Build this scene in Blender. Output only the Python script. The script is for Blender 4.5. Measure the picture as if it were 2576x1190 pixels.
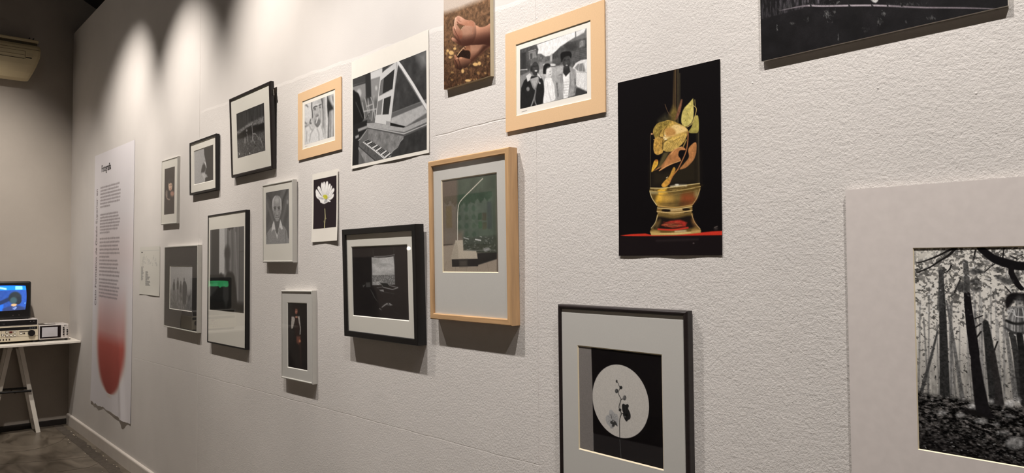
import bpy, bmesh, math, random
import numpy as np
from mathutils import Matrix, Vector, Euler

for o in list(bpy.data.objects):
    bpy.data.objects.remove(o)
SC = bpy.context.scene
COL = SC.collection
R = math.radians

# ------------------------------------------------------------------ camera
IW, IH = 2576, 1190
FPX = 1826.0
CAM = Vector((0.0, -1.4527, 1.45))            # picture wall is the plane y = 0, floor z = 0
YAW, PITCH, ROLL = R(48.0025), R(1.9923), R(-0.3862)
_f = Vector((-math.sin(YAW) * math.cos(PITCH), math.cos(YAW) * math.cos(PITCH), math.sin(PITCH)))
_r = Vector((math.cos(YAW), math.sin(YAW), 0))
_u = _r.cross(_f)
CR = _r * math.cos(ROLL) + _u * math.sin(ROLL)
CU = -_r * math.sin(ROLL) + _u * math.cos(ROLL)
CF = _f
cam = bpy.data.cameras.new('camera')
cam.sensor_width = 36.0
cam.lens = FPX / IW * 36.0
cam.clip_start = 0.05
camo = bpy.data.objects.new('camera', cam)
COL.objects.link(camo)
mw = Matrix((( CR.x, CU.x, -CF.x, CAM.x), (CR.y, CU.y, -CF.y, CAM.y), (CR.z, CU.z, -CF.z, CAM.z), (0, 0, 0, 1)))
camo.matrix_world = mw
SC.camera = camo

# ------------------------------------------------------------------ world, exposure
w = bpy.data.worlds.new('dim_hall')
SC.world = w
w.use_nodes = True
w.node_tree.nodes['Background'].inputs[0].default_value = (1.0, 0.93, 0.86, 1)
w.node_tree.nodes['Background'].inputs[1].default_value = 0.02
SC.view_settings.view_transform = 'Standard'
SC.view_settings.look = 'None'
SC.view_settings.gamma = 1.0
SC.view_settings.use_curve_mapping = False
SC.view_settings.exposure = 1.42
SC.cycles.use_denoising = True
SC.cycles.max_bounces = 6
SC.cycles.diffuse_bounces = 3
SC.cycles.glossy_bounces = 3
SC.cycles.use_adaptive_sampling = True
SC.cycles.adaptive_threshold = 0.03

LAMP_Y, LAMP_Z = -0.94, 3.74
LAMPS = [  # x of the lamp, aim x, aim z, watts, cone degrees
    (-5.20, -6.05, 1.65, 84, 72),
    (-4.50, -4.58, 1.65, 84, 67),
    (-3.30, -3.25, 1.60, 84, 72),
    (-2.15, -2.10, 1.55, 88, 74),
    (-0.95, -1.00, 1.62, 84, 82),
    (0.25, 0.05, 1.60, 78, 84),
]
ROOM_LAMPS = [  # video table lamp, then three unseen lamps added for bounce light and the chart: x, y, z, aim x, aim y, aim z, watts, cone
    (-5.75, -0.85, 3.75, -7.7, -1.05, 1.45, 118, 74),
    (-6.6, -2.85, 3.7, -6.85, -4.0, 1.7, 170, 62),
    (-1.6, -2.95, 3.5, -1.6, -4.0, 1.5, 30, 80),
    (1.0, -2.95, 3.5, 1.0, -4.0, 1.5, 30, 80),
]
LAMP_COL = (1.0, 0.925, 0.845)
LAMP_COL_COOL = (1.0, 0.945, 0.895)          # more neutral tint for the lamps towards the camera end

# ------------------------------------------------------------------ helpers: camera pixels
def ray(px):
    a, b = (px[0] - IW / 2) / FPX, -(px[1] - IH / 2) / FPX
    return (CR * a + CU * b + CF)

def project(P):
    d = Vector(P) - CAM
    z = d.dot(CF)
    return IW / 2 + FPX * d.dot(CR) / z, IH / 2 - FPX * d.dot(CU) / z

# ------------------------------------------------------------------ helpers: objects
def tag(o, label, cat, group=None):
    o['label'] = label
    o['category'] = cat
    if group:
        o['group'] = group
    return o

def thing(name, label, cat, loc=(0, 0, 0), rot=(0, 0, 0), group=None):
    o = bpy.data.objects.new(name, None)
    o.empty_display_size = 0.05
    COL.objects.link(o)
    o.location = loc
    o.rotation_euler = rot
    return tag(o, label, cat, group)

def obj(name, verts, faces, mat, parent=None, smooth=False):
    me = bpy.data.meshes.new(name)
    me.from_pydata([tuple(v) for v in verts], [], faces)
    me.validate()
    me.update()
    if smooth:
        for p in me.polygons:
            p.use_smooth = True
    me.materials.append(mat)
    o = bpy.data.objects.new(name, me)
    COL.objects.link(o)
    o.parent = parent
    return o

def from_bm(name, bm, mat, parent=None, smooth=False):
    bmesh.ops.recalc_face_normals(bm, faces=bm.faces)
    me = bpy.data.meshes.new(name)
    bm.to_mesh(me)
    bm.free()
    if smooth:
        for p in me.polygons:
            p.use_smooth = True
    me.materials.append(mat)
    o = bpy.data.objects.new(name, me)
    COL.objects.link(o)
    o.parent = parent
    return o

def struct(o):
    o['kind'] = 'structure'
    return o

def bbox(bm, x0, x1, y0, y1, z0, z1, bev=0.0, seg=1):
    r = bmesh.ops.create_cube(bm, size=1)
    vs = r['verts']
    for v in vs:
        v.co = Vector(((x0 + x1) / 2 + v.co.x * (x1 - x0), (y0 + y1) / 2 + v.co.y * (y1 - y0), (z0 + z1) / 2 + v.co.z * (z1 - z0)))
    if bev > 0:
        es = list({e for v in vs for e in v.link_edges})
        bmesh.ops.bevel(bm, geom=es, offset=bev, segments=seg, affect='EDGES', profile=0.5)

def box(name, x0, x1, y0, y1, z0, z1, mat, parent=None, bev=0.0, seg=1):
    bm = bmesh.new()
    bbox(bm, min(x0, x1), max(x0, x1), min(y0, y1), max(y0, y1), min(z0, z1), max(z0, z1), bev, seg)
    return from_bm(name, bm, mat, parent)

def beam(bm, A, B, wx, wy, up=(0, 0, 1)):
    A, B = Vector(A), Vector(B)
    d = (B - A).normalized()
    s = d.cross(Vector(up)).normalized()
    t = s.cross(d).normalized()
    vs = []
    for P in (A, B):
        for a, b in ((-1, -1), (1, -1), (1, 1), (-1, 1)):
            vs.append(bm.verts.new(P + s * (a * wx / 2) + t * (b * wy / 2)))
    for f in ((0, 1, 2, 3), (7, 6, 5, 4), (0, 4, 5, 1), (1, 5, 6, 2), (2, 6, 7, 3), (3, 7, 4, 0)):
        bm.faces.new([vs[i] for i in f])

def cyl(bm, A, B, r0, r1=None, n=16):
    r1 = r0 if r1 is None else r1
    A, B = Vector(A), Vector(B)
    d = (B - A).normalized()
    a = d.orthogonal().normalized()
    b = d.cross(a)
    ra = [bm.verts.new(A + (a * math.cos(2 * math.pi * i / n) + b * math.sin(2 * math.pi * i / n)) * r0) for i in range(n)]
    rb = [bm.verts.new(B + (a * math.cos(2 * math.pi * i / n) + b * math.sin(2 * math.pi * i / n)) * r1) for i in range(n)]
    for i in range(n):
        bm.faces.new((ra[i], ra[(i + 1) % n], rb[(i + 1) % n], rb[i]))
    bm.faces.new(ra[::-1])
    bm.faces.new(rb)

# ------------------------------------------------------------------ helpers: materials
def lin(c):
    if not hasattr(c, '__len__'):
        c = (c, c, c)
    return tuple(((x / 255) / 12.92 if x / 255 <= 0.04045 else ((x / 255 + 0.055) / 1.055) ** 2.4) for x in c)

def mat(name, col, rough=0.5, metal=0.0, var=0.0, vscale=30.0, bump=0.0, bscale=200.0, stretch=None, spec=0.5, coat=0.0):
    m = bpy.data.materials.new(name)
    m.use_nodes = True
    nt = m.node_tree
    N, L = nt.nodes, nt.links
    b = N['Principled BSDF']
    c = lin(col)
    b.inputs['Base Color'].default_value = (*c, 1)
    b.inputs['Roughness'].default_value = rough
    b.inputs['Metallic'].default_value = metal
    b.inputs['Specular IOR Level'].default_value = spec
    b.inputs['Coat Weight'].default_value = coat
    tc = N.new('ShaderNodeTexCoord')
    src = tc.outputs['Object']
    if stretch:
        mp = N.new('ShaderNodeMapping')
        mp.inputs['Scale'].default_value = stretch
        L.new(src, mp.inputs['Vector'])
        src = mp.outputs['Vector']
    if var > 0:
        n = N.new('ShaderNodeTexNoise')
        n.inputs['Scale'].default_value = vscale
        n.inputs['Detail'].default_value = 5
        L.new(src, n.inputs['Vector'])
        cr = N.new('ShaderNodeValToRGB')
        cr.color_ramp.elements[0].position = 0.3
        cr.color_ramp.elements[1].position = 0.7
        cr.color_ramp.elements[0].color = (*[x * (1 - var) for x in c], 1)
        cr.color_ramp.elements[1].color = (*[min(1, x * (1 + var)) for x in c], 1)
        L.new(n.outputs['Fac'], cr.inputs['Fac'])
        L.new(cr.outputs['Color'], b.inputs['Base Color'])
    if bump > 0:
        n2 = N.new('ShaderNodeTexNoise')
        n2.inputs['Scale'].default_value = bscale
        n2.inputs['Detail'].default_value = 3
        L.new(src, n2.inputs['Vector'])
        bp = N.new('ShaderNodeBump')
        bp.inputs['Strength'].default_value = 1.0
        bp.inputs['Distance'].default_value = bump
        L.new(n2.outputs['Fac'], bp.inputs['Height'])
        L.new(bp.outputs['Normal'], b.inputs['Normal'])
    return m

def print_mat(name, rough=0.45, spec=0.3, emit=0.0):
    m = bpy.data.materials.new(name)
    m.use_nodes = True
    nt = m.node_tree
    b = nt.nodes['Principled BSDF']
    a = nt.nodes.new('ShaderNodeAttribute')
    a.attribute_name = 'print'
    if emit:
        b.inputs['Base Color'].default_value = (0.01, 0.01, 0.012, 1)
        nt.links.new(a.outputs['Color'], b.inputs['Emission Color'])
        b.inputs['Emission Strength'].default_value = emit
    else:
        nt.links.new(a.outputs['Color'], b.inputs['Base Color'])
    b.inputs['Roughness'].default_value = rough
    b.inputs['Specular IOR Level'].default_value = spec
    return m

def glass_mat(name, tint=(1, 1, 1)):
    m = bpy.data.materials.new(name)
    m.use_nodes = True
    nt = m.node_tree
    N, L = nt.nodes, nt.links
    for n in list(N):
        if n.type == 'BSDF_PRINCIPLED':
            N.remove(n)
    out = [n for n in N if n.type == 'OUTPUT_MATERIAL'][0]
    lw = N.new('ShaderNodeLayerWeight')          # Schlick reflectance of a thin pane, the same from both sides
    lw.inputs['Blend'].default_value = 0.5
    pw = N.new('ShaderNodeMath')
    pw.operation = 'POWER'
    pw.inputs[1].default_value = 5.0
    L.new(lw.outputs['Facing'], pw.inputs[0])
    fr = N.new('ShaderNodeMath')
    fr.operation = 'MULTIPLY_ADD'
    fr.inputs[1].default_value = 0.85
    fr.inputs[2].default_value = 0.045
    L.new(pw.outputs[0], fr.inputs[0])
    tr = N.new('ShaderNodeBsdfTransparent')
    tr.inputs['Color'].default_value = (*tint, 1)
    gl = N.new('ShaderNodeBsdfGlossy')
    gl.inputs['Roughness'].default_value = 0.015
    mx = N.new('ShaderNodeMixShader')
    L.new(fr.outputs[0], mx.inputs[0])
    L.new(tr.outputs[0], mx.inputs[1])
    L.new(gl.outputs[0], mx.inputs[2])
    L.new(mx.outputs[0], out.inputs[0])
    return m

def wall_mat(name, col, rough_mask):
    """painted plaster: fine stipple everywhere, coarse relief below the ragged line when rough_mask"""
    m = bpy.data.materials.new(name)
    m.use_nodes = True
    nt = m.node_tree
    N, L = nt.nodes, nt.links
    b = N['Principled BSDF']
    b.inputs['Roughness'].default_value = 0.75
    b.inputs['Specular IOR Level'].default_value = 0.25
    g = N.new('ShaderNodeNewGeometry')
    pos = g.outputs['Position']

    def math_(op, a, bb=None, clamp=False):
        n = N.new('ShaderNodeMath')
        n.operation = op
        n.use_clamp = clamp
        for i, v in enumerate((a, bb)):
            if v is None:
                continue
            if isinstance(v, (int, float)):
                n.inputs[i].default_value = v
            else:
                L.new(v, n.inputs[i])
        return n.outputs[0]

    def noise(scale, detail, rough, dist=0.0, vec=None):
        n = N.new('ShaderNodeTexNoise')
        n.inputs['Scale'].default_value = scale
        n.inputs['Detail'].default_value = detail
        n.inputs['Roughness'].default_value = rough
        n.inputs['Distortion'].default_value = dist
        L.new(vec or pos, n.inputs['Vector'])
        return n.outputs['Fac']
    # slightly uneven paint
    c = lin(col)
    cr = N.new('ShaderNodeValToRGB')
    cr.color_ramp.elements[0].position = 0.35
    cr.color_ramp.elements[1].position = 0.65
    cr.color_ramp.elements[0].color = (*[x * 0.965 for x in c], 1)
    cr.color_ramp.elements[1].color = (*[min(1, x * 1.02) for x in c], 1)
    L.new(noise(2.2, 3, 0.6), cr.inputs['Fac'])
    L.new(cr.outputs['Color'], b.inputs['Base Color'])
    sep = N.new('ShaderNodeSeparateXYZ')
    L.new(pos, sep.inputs[0])
    X, Z = sep.outputs['X'], sep.outputs['Z']
    fine = noise(170, 2, 0.55)
    if rough_mask:
        # ragged upper edge of the coarse coat: z = 2.235 .. 2.33 falling to the right
        edge = math_('ADD', math_('MULTIPLY', math_('ADD', X, 1.6), -0.036), 2.235)
        edge = math_('ADD', edge, math_('MULTIPLY', math_('SUBTRACT', noise(9, 1, 0.5), 0.5), 0.02))
        below = math_('MULTIPLY', math_('SUBTRACT', edge, Z), 70.0, True)
        right = math_('MULTIPLY', math_('ADD', X, 4.31), 120.0, True)
        low = math_('MULTIPLY', math_('SUBTRACT', 1.72, Z), 2.0, True)
        leftlow = math_('MULTIPLY', low, 0.6)
        msk = math_('MULTIPLY', below, math_('MAXIMUM', right, leftlow))
        near = math_('MULTIPLY', math_('ADD', X, 3.4), 0.42, True)          # coat gets coarser towards this end
        amp = math_('ADD', 0.85, math_('MULTIPLY', near, 0.45))
        coarse = math_('ADD', math_('MULTIPLY', noise(150, 3, 0.7), 1.0), math_('MULTIPLY', noise(42, 2, 0.6), 0.6))
        vo = N.new('ShaderNodeTexVoronoi')
        vo.inputs['Scale'].default_value = 21.0
        vo.inputs['Randomness'].default_value = 1.0
        L.new(pos, vo.inputs['Vector'])
        fleck = math_('MULTIPLY', math_('SUBTRACT', 0.06, vo.outputs['Distance']), 14.0, True)
        fleck = math_('MULTIPLY', fleck, math_('GREATER_THAN', noise(11, 1, 0.5), 0.57))
        h = math_('MULTIPLY', math_('MULTIPLY', coarse, amp), msk)
        h = math_('ADD', h, math_('MULTIPLY', math_('MULTIPLY', fleck, 1.1), msk))
        h = math_('ADD', h, math_('MULTIPLY', msk, 0.16))                    # the coat stands proud of the smooth wall
        # hairline seams in the coat
        wav = math_('MULTIPLY', math_('SUBTRACT', noise(5, 2, 0.6), 0.5), 0.012)
        def seam(x0, x1, za, slope, wdt):
            zz = math_('ADD', za, math_('MULTIPLY', math_('SUBTRACT', X, x0), slope))
            zz = math_('ADD', zz, wav)
            d = math_('ABSOLUTE', math_('SUBTRACT', Z, zz))
            s = math_('MULTIPLY', math_('SUBTRACT', wdt, d), 1.0 / wdt, True)
            s = math_('MULTIPLY', s, math_('GREATER_THAN', X, x0))
            return math_('MULTIPLY', s, math_('LESS_THAN', X, x1))
        h = math_('SUBTRACT', h, math_('MULTIPLY', seam(-5.6, -1.5, 0.795, 0.018, 0.0025), 0.32))
        h = math_('SUBTRACT', h, math_('MULTIPLY', seam(-2.0, -1.60, 1.878, 0.018, 0.003), 0.7))
        h = math_('ADD', h, math_('MULTIPLY', fine, 0.16))
        dist = 0.00115
    else:
        h = math_('ADD', math_('MULTIPLY', fine, 0.5), math_('MULTIPLY', noise(40, 3, 0.5), 0.5))
        dist = 0.0008
    bp = N.new('ShaderNodeBump')
    bp.inputs['Strength'].default_value = 1.0
    bp.inputs['Distance'].default_value = dist
    L.new(h, bp.inputs['Height'])
    L.new(bp.outputs['Normal'], b.inputs['Normal'])
    return m

def floor_mat():
    m = bpy.data.materials.new('polished_concrete')
    m.use_nodes = True
    nt = m.node_tree
    N, L = nt.nodes, nt.links
    b = N['Principled BSDF']
    g = N.new('ShaderNodeNewGeometry')
    mp = N.new('ShaderNodeMapping')
    mp.inputs['Scale'].default_value = (1.0, 2.2, 1.0)
    L.new(g.outputs['Position'], mp.inputs['Vector'])
    n = N.new('ShaderNodeTexNoise')
    n.inputs['Scale'].default_value = 2.6
    n.inputs['Detail'].default_value = 8
    n.inputs['Roughness'].default_value = 0.62
    n.inputs['Distortion'].default_value = 1.2
    L.new(mp.outputs['Vector'], n.inputs['Vector'])
    cr = N.new('ShaderNodeValToRGB')
    e = cr.color_ramp.elements
    e[0].position, e[0].color = 0.33, (*lin((70, 62, 52)), 1)
    e[1].position, e[1].color = 0.68, (*lin((126, 116, 103)), 1)
    L.new(n.outputs['Fac'], cr.inputs['Fac'])
    L.new(cr.outputs['Color'], b.inputs['Base Color'])
    rr = N.new('ShaderNodeMapRange')
    rr.inputs['To Min'].default_value = 0.22
    rr.inputs['To Max'].default_value = 0.5
    L.new(n.outputs['Fac'], rr.inputs['Value'])
    L.new(rr.outputs[0], b.inputs['Roughness'])
    bp = N.new('ShaderNodeBump')
    bp.inputs['Distance'].default_value = 0.0015
    L.new(n.outputs['Fac'], bp.inputs['Height'])
    L.new(bp.outputs['Normal'], b.inputs['Normal'])
    return m

def wood_mat(name, col, stretch):
    m = mat(name, col, rough=0.42, var=0.16, vscale=1.0, bump=0.00015, bscale=2.0, stretch=stretch)
    return m

M = {}
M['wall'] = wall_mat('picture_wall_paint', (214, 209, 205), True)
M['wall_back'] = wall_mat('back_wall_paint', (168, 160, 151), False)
M['wall_plain'] = mat('plain_wall_paint', (176, 168, 160), 0.8, var=0.05, vscale=2)
M['ceiling'] = mat('dark_ceiling_boards', (40, 33, 30), 0.9, var=0.2, vscale=4)
M['floor'] = floor_mat()
M['baseboard'] = mat('baseboard_paint', (208, 200, 192), 0.5, var=0.04, vscale=8)
M['dark_base'] = mat('dark_baseboard_paint', (34, 28, 26), 0.6, var=0.1)
M['black'] = mat('black_frame_lacquer', (15, 13, 14), 0.42, var=0.15, vscale=40)
M['brownblack'] = mat('dark_brown_stained_frame', (34, 27, 27), 0.36, var=0.2, vscale=8, stretch=(4, 4, 40))
M['silver'] = mat('brushed_aluminium', (208, 206, 200), 0.45, metal=0.3, var=0.04, vscale=60, stretch=(1, 1, 20))
M['wood_h'] = wood_mat('beech_along', (194, 156, 114), (6, 60, 90))
M['wood_v'] = wood_mat('beech_upright', (194, 156, 114), (90, 60, 6))
M['mat_white'] = mat('white_mat_board', (226, 223, 214), 0.85, var=0.015, vscale=300)
M['mat_grey'] = mat('pale_grey_mat_board', (204, 202, 197), 0.85, var=0.02, vscale=300)
M['mat_forest'] = mat('pale_warm_mat_board', (212, 204, 200), 0.85, var=0.03, vscale=60)
M['mat_dark'] = mat('charcoal_mat_board', (36, 33, 32), 0.8, var=0.04, vscale=200)
M['mat_kraft'] = mat('tan_mat_board', (220, 184, 142), 0.85, var=0.03, vscale=250)
M['bevel_cream'] = mat('cream_mat_core', (240, 226, 196), 0.8, var=0.02)
M['bevel_white'] = mat('white_mat_core', (238, 236, 228), 0.8, var=0.02)
M['paper'] = mat('photo_paper', (232, 227, 218), 0.55, var=0.012, vscale=30)
M['backing'] = mat('backing_board', (120, 98, 74), 0.9, var=0.1)
M['board_edge'] = mat('white_foam_board_edge', (222, 216, 206), 0.7, var=0.03)
M['canvas_edge'] = mat('pale_board_edge', (206, 190, 160), 0.7, var=0.05, vscale=40)
M['glass'] = glass_mat('picture_glass')
M['steel'] = mat('bright_steel', (190, 186, 180), 0.3, metal=1.0, var=0.05)
M['print'] = print_mat('photo_print', 0.55, 0.10)
M['print_gloss'] = print_mat('glossy_photo_print', 0.5, 0.10)
M['screen'] = print_mat('lit_tube_screen', 0.12, 0.5, emit=0.52)
M['ink'] = mat('black_ink', (24, 22, 24), 0.7, var=0.05)
M['ink_grey'] = mat('grey_violet_ink', (112, 98, 104), 0.7, var=0.05)
M['white_paint'] = mat('white_table_paint', (222, 216, 206), 0.45, var=0.04, vscale=15)
M['black_metal'] = mat('black_painted_metal', (22, 20, 20), 0.45, var=0.1)
M['tv_black'] = mat('black_tv_plastic', (14, 13, 13), 0.35, var=0.1, vscale=80)
M['beige'] = mat('beige_device_plastic', (196, 186, 164), 0.5, var=0.03, vscale=40)
M['silverplastic'] = mat('silver_grey_device_plastic', (190, 184, 180), 0.45, var=0.03, vscale=40)
M['gloss_black'] = mat('gloss_black_panel', (14, 12, 13), 0.15, var=0.1)
M['btn_white'] = mat('pale_button', (228, 222, 210), 0.5, var=0.03)
M['btn_red'] = mat('dark_red_button', (86, 34, 28), 0.4, var=0.1)
M['btn_ring'] = mat('dark_button_ring', (58, 50, 46), 0.6, var=0.1)
M['grey_tube'] = mat('grey_unlit_tube_screen', (176, 174, 178), 0.12, var=0.03, vscale=6)
M['ac'] = mat('yellowed_air_conditioner_plastic', (206, 190, 152), 0.5, var=0.04, vscale=6)
M['ac_dark'] = mat('air_conditioner_slot', (92, 80, 60), 0.7, var=0.1)
M['groove'] = mat('dark_groove', (60, 52, 44), 0.8, var=0.1)

# ------------------------------------------------------------------ printed pictures
RNG = np.random.RandomState(7)
TAB = RNG.rand(256, 256)

def vnoise(x, y, seed=0):
    x = x + seed * 17.31
    y = y + seed * 9.77
    xi, yi = np.floor(x).astype(int), np.floor(y).astype(int)
    fx, fy = x - xi, y - yi
    fx, fy = fx * fx * (3 - 2 * fx), fy * fy * (3 - 2 * fy)
    a, b = TAB[yi % 256, xi % 256], TAB[yi % 256, (xi + 1) % 256]
    c, d = TAB[(yi + 1) % 256, xi % 256], TAB[(yi + 1) % 256, (xi + 1) % 256]
    return (a * (1 - fx) + b * fx) * (1 - fy) + (c * (1 - fx) + d * fx) * fy

def fbm(x, y, oct=4, seed=0):
    s, a, t = 0, 1.0, 0
    for i in range(oct):
        s = s + a * vnoise(x * 2 ** i, y * 2 ** i, seed + i)
        t += a
        a *= 0.55
    return s / t

def rgb(c):
    return np.array(c if hasattr(c, '__len__') else (c, c, c), float)

class Art:
    """A flat print: a grid of colours in millimetres from its top left corner."""
    def __init__(s, mtx, u0, u1, v0, v1, d, base, fx=1.35, fy=1.15, cap=430, focus=None):
        s.u0, s.v1, s.d = u0, v1, d
        s.w, s.h = (u1 - u0) * 1000, (v1 - v0) * 1000
        s.P0 = mtx @ Vector((u0, -d, v1))
        s.U = ((mtx @ Vector((u1, -d, v1))) - s.P0).normalized()
        s.V = ((mtx @ Vector((u0, -d, v0))) - s.P0).normalized()
        s.Nn = s.U.cross(s.V)
        q = [project(s.P0 + s.U * a * s.w / 1000 + s.V * b * s.h / 1000) for a, b in ((0, 0), (1, 0), (1, 1), (0, 1))]
        pw = max(abs(q[1][0] - q[0][0]), abs(q[2][0] - q[3][0]))
        ph = max(abs(q[3][1] - q[0][1]), abs(q[2][1] - q[1][1]))
        s.nx = int(min(cap, max(40, pw * fx)))
        s.ny = int(min(cap, max(40, ph * fy)))
        s.xs = np.linspace(0, s.w, s.nx)
        if focus:                              # finer columns over the left part of the print
            k = int(s.nx * focus[1])
            s.xs = np.concatenate([np.linspace(0, s.w * focus[0], k, endpoint=False), np.linspace(s.w * focus[0], s.w, s.nx - k)])
        s.X, s.Y = np.meshgrid(s.xs, np.linspace(0, s.h, s.ny))
        s.C = np.zeros((s.ny, s.nx, 3)) + rgb(base)
        s.soft = 0.75 * max(s.xs[1] - s.xs[0], s.h / s.ny)
        s.o, s.sc = (0, 0), 1.0

    def crop(s, ox, oy, sc):
        s.o, s.sc = (ox, oy), sc
        return s

    def mm(s, p):
        px = (s.o[0] + p[0] / s.sc, s.o[1] + p[1] / s.sc)
        r = ray(px)
        t = (s.P0 - CAM).dot(s.Nn) / r.dot(s.Nn)
        q = CAM + r * t - s.P0
        return np.array((q.dot(s.U) * 1000, q.dot(s.V) * 1000))

    def pts(s, P, smooth, closed):
        Q = np.array([s.mm(p) for p in P])
        if not smooth or len(Q) < 3:
            return Q
        n = len(Q)
        out = []
        rng = range(n) if closed else range(n - 1)
        for i in rng:
            if closed:
                p0, p1, p2, p3 = Q[(i - 1) % n], Q[i], Q[(i + 1) % n], Q[(i + 2) % n]
            else:
                p0, p1, p2, p3 = Q[max(i - 1, 0)], Q[i], Q[i + 1], Q[min(i + 2, n - 1)]
            for t in (0, 0.25, 0.5, 0.75):
                out.append(0.5 * ((2 * p1) + (p2 - p0) * t + (2 * p0 - 5 * p1 + 4 * p2 - p3) * t * t + (3 * p1 - p0 - 3 * p2 + p3) * t ** 3))
        if not closed:
            out.append(Q[-1])
        return np.array(out)

    def win(s, Q, pad):
        x0, y0 = Q.min(0) - pad
        x1, y1 = Q.max(0) + pad
        i0 = max(0, int(np.searchsorted(s.xs, x0)) - 1); i1 = min(s.nx, int(np.searchsorted(s.xs, x1)) + 1)
        j0 = max(0, int(y0 / s.h * (s.ny - 1))); j1 = min(s.ny, int(y1 / s.h * (s.ny - 1)) + 2)
        if i1 <= i0 or j1 <= j0:
            return None
        return (slice(j0, j1), slice(i0, i1))

    def put(s, sl, a, col, tex, tscale):
        c = col(s.X[sl], s.Y[sl]) if callable(col) else rgb(col)
        if tex:
            t = fbm(s.X[sl] / tscale, s.Y[sl] / tscale, 4, 3) - 0.5
            c = c * (1 + tex * 2 * t)[..., None]
        s.C[sl] = s.C[sl] * (1 - a[..., None]) + c * a[..., None]

    def poly(s, P, col, soft=None, op=1.0, smooth=False, tex=0, tscale=8.0, mmpts=False):
        Q = np.array(P, float) if mmpts else s.pts(P, smooth, True)
        soft = s.soft if soft is None else max(soft, s.soft)
        sl = s.win(Q, soft * 2)
        if sl is None:
            return s
        X, Y = s.X[sl], s.Y[sl]
        d = np.full(X.shape, 1e9)
        ins = np.zeros(X.shape, bool)
        n = len(Q)
        for i in range(n):
            a, b = Q[i], Q[(i + 1) % n]
            ex, ey = b - a
            L = ex * ex + ey * ey + 1e-12
            t = np.clip(((X - a[0]) * ex + (Y - a[1]) * ey) / L, 0, 1)
            d = np.minimum(d, (X - a[0] - t * ex) ** 2 + (Y - a[1] - t * ey) ** 2)
            c = (a[1] > Y) != (b[1] > Y)
            with np.errstate(divide='ignore', invalid='ignore'):
                xx = (b[0] - a[0]) * (Y - a[1]) / (b[1] - a[1] + 1e-12) + a[0]
            ins ^= c & (X < xx)
        d = np.sqrt(d) * np.where(ins, -1, 1)
        s.put(sl, np.clip(0.5 - d / (2 * soft), 0, 1) * op, col, tex, tscale)
        return s

    def line(s, P, wd, col, soft=None, op=1.0, smooth=True, tex=0, tscale=6.0, mmpts=False):
        Q = np.array(P, float) if mmpts else s.pts(P, smooth, False)
        W = np.interp(np.linspace(0, 1, len(Q)), np.linspace(0, 1, len(wd)), wd) if hasattr(wd, '__len__') else np.full(len(Q), wd)
        soft = s.soft if soft is None else max(soft, s.soft)
        sl = s.win(Q, soft * 2 + W.max())
        if sl is None:
            return s
        X, Y = s.X[sl], s.Y[sl]
        d = np.full(X.shape, 1e9)
        for i in range(len(Q) - 1):
            a, b = Q[i], Q[i + 1]
            ex, ey = b - a
            L = ex * ex + ey * ey + 1e-12
            t = np.clip(((X - a[0]) * ex + (Y - a[1]) * ey) / L, 0, 1)
            d = np.minimum(d, np.hypot(X - a[0] - t * ex, Y - a[1] - t * ey) - (W[i] * (1 - t) + W[i + 1] * t) / 2)
        s.put(sl, np.clip(0.5 - d / (2 * soft), 0, 1) * op, col, tex, tscale)
        return s

    def vg(s, y0, c0, y1, c1, x=300):
        a, b = s.mm((x, y0))[1], s.mm((x, y1))[1]
        c0, c1 = rgb(c0), rgb(c1)
        def f(X, Y):
            t = np.clip((Y - a) / (b - a), 0, 1)[..., None]
            return c0 * (1 - t) + c1 * t
        return f

    def ell(s, cx, cy, rx, ry, col, rot=0, **k):
        c, q = math.cos(R(rot)), math.sin(R(rot))
        P = []
        for i in range(20):
            a, b = rx * math.cos(i * math.pi / 10), ry * math.sin(i * math.pi / 10)
            P.append((cx + a * c - b * q, cy + a * q + b * c))
        return s.poly(P, col, **k)

    def grain(s, amp, scale=1.5, seed=5):
        s.C *= (1 + amp * 2 * (fbm(s.X / scale, s.Y / scale, 2, seed) - 0.5))[..., None]
        return s

    def blur(s, n=1):
        for _ in range(n):
            c = np.pad(s.C, ((1, 1), (1, 1), (0, 0)), 'edge')
            s.C = (c[:-2, 1:-1] + c[2:, 1:-1] + c[1:-1, :-2] + c[1:-1, 2:] + 2 * c[1:-1, 1:-1]) / 6
        return s

    def mesh(s, name, mt, parent, offs=None, lift=0.0):
        c = np.clip(s.C, 0, 255) / 255
        c = np.where(c <= 0.04045, c / 12.92, ((c + 0.055) / 1.055) ** 2.4)
        n = s.nx * s.ny
        x = s.u0 + s.X / 1000
        z = s.v1 - s.Y / 1000
        y = np.full(x.shape, -s.d - lift)
        if offs is not None:
            y = y - offs(x, z)
        co = np.stack([x, y, z], -1).reshape(-1, 3)
        me = bpy.data.meshes.new(name)
        me.vertices.add(n)
        me.vertices.foreach_set('co', co.ravel().astype(np.float32))
        j, i = np.meshgrid(np.arange(s.ny - 1), np.arange(s.nx - 1), indexing='ij')
        a = (j * s.nx + i).ravel()
        F = np.stack([a, a + s.nx, a + s.nx + 1, a + 1], -1)      # faces look out of the wall (-y)
        m = len(F)
        me.loops.add(m * 4)
        me.loops.foreach_set('vertex_index', F.ravel().astype(np.int32))
        me.polygons.add(m)
        me.polygons.foreach_set('loop_start', np.arange(0, m * 4, 4, dtype=np.int32))
        me.update(calc_edges=True)
        at = me.attributes.new('print', 'FLOAT_COLOR', 'POINT')
        at.data.foreach_set('color', np.concatenate([c.reshape(-1, 3), np.ones((n, 1))], 1).ravel().astype(np.float32))
        me.materials.append(mt)
        if offs is not None:
            me.polygons.foreach_set('use_smooth', np.ones(m, bool))
        o = bpy.data.objects.new(name, me)
        COL.objects.link(o)
        o.parent = parent
        return o

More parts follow.
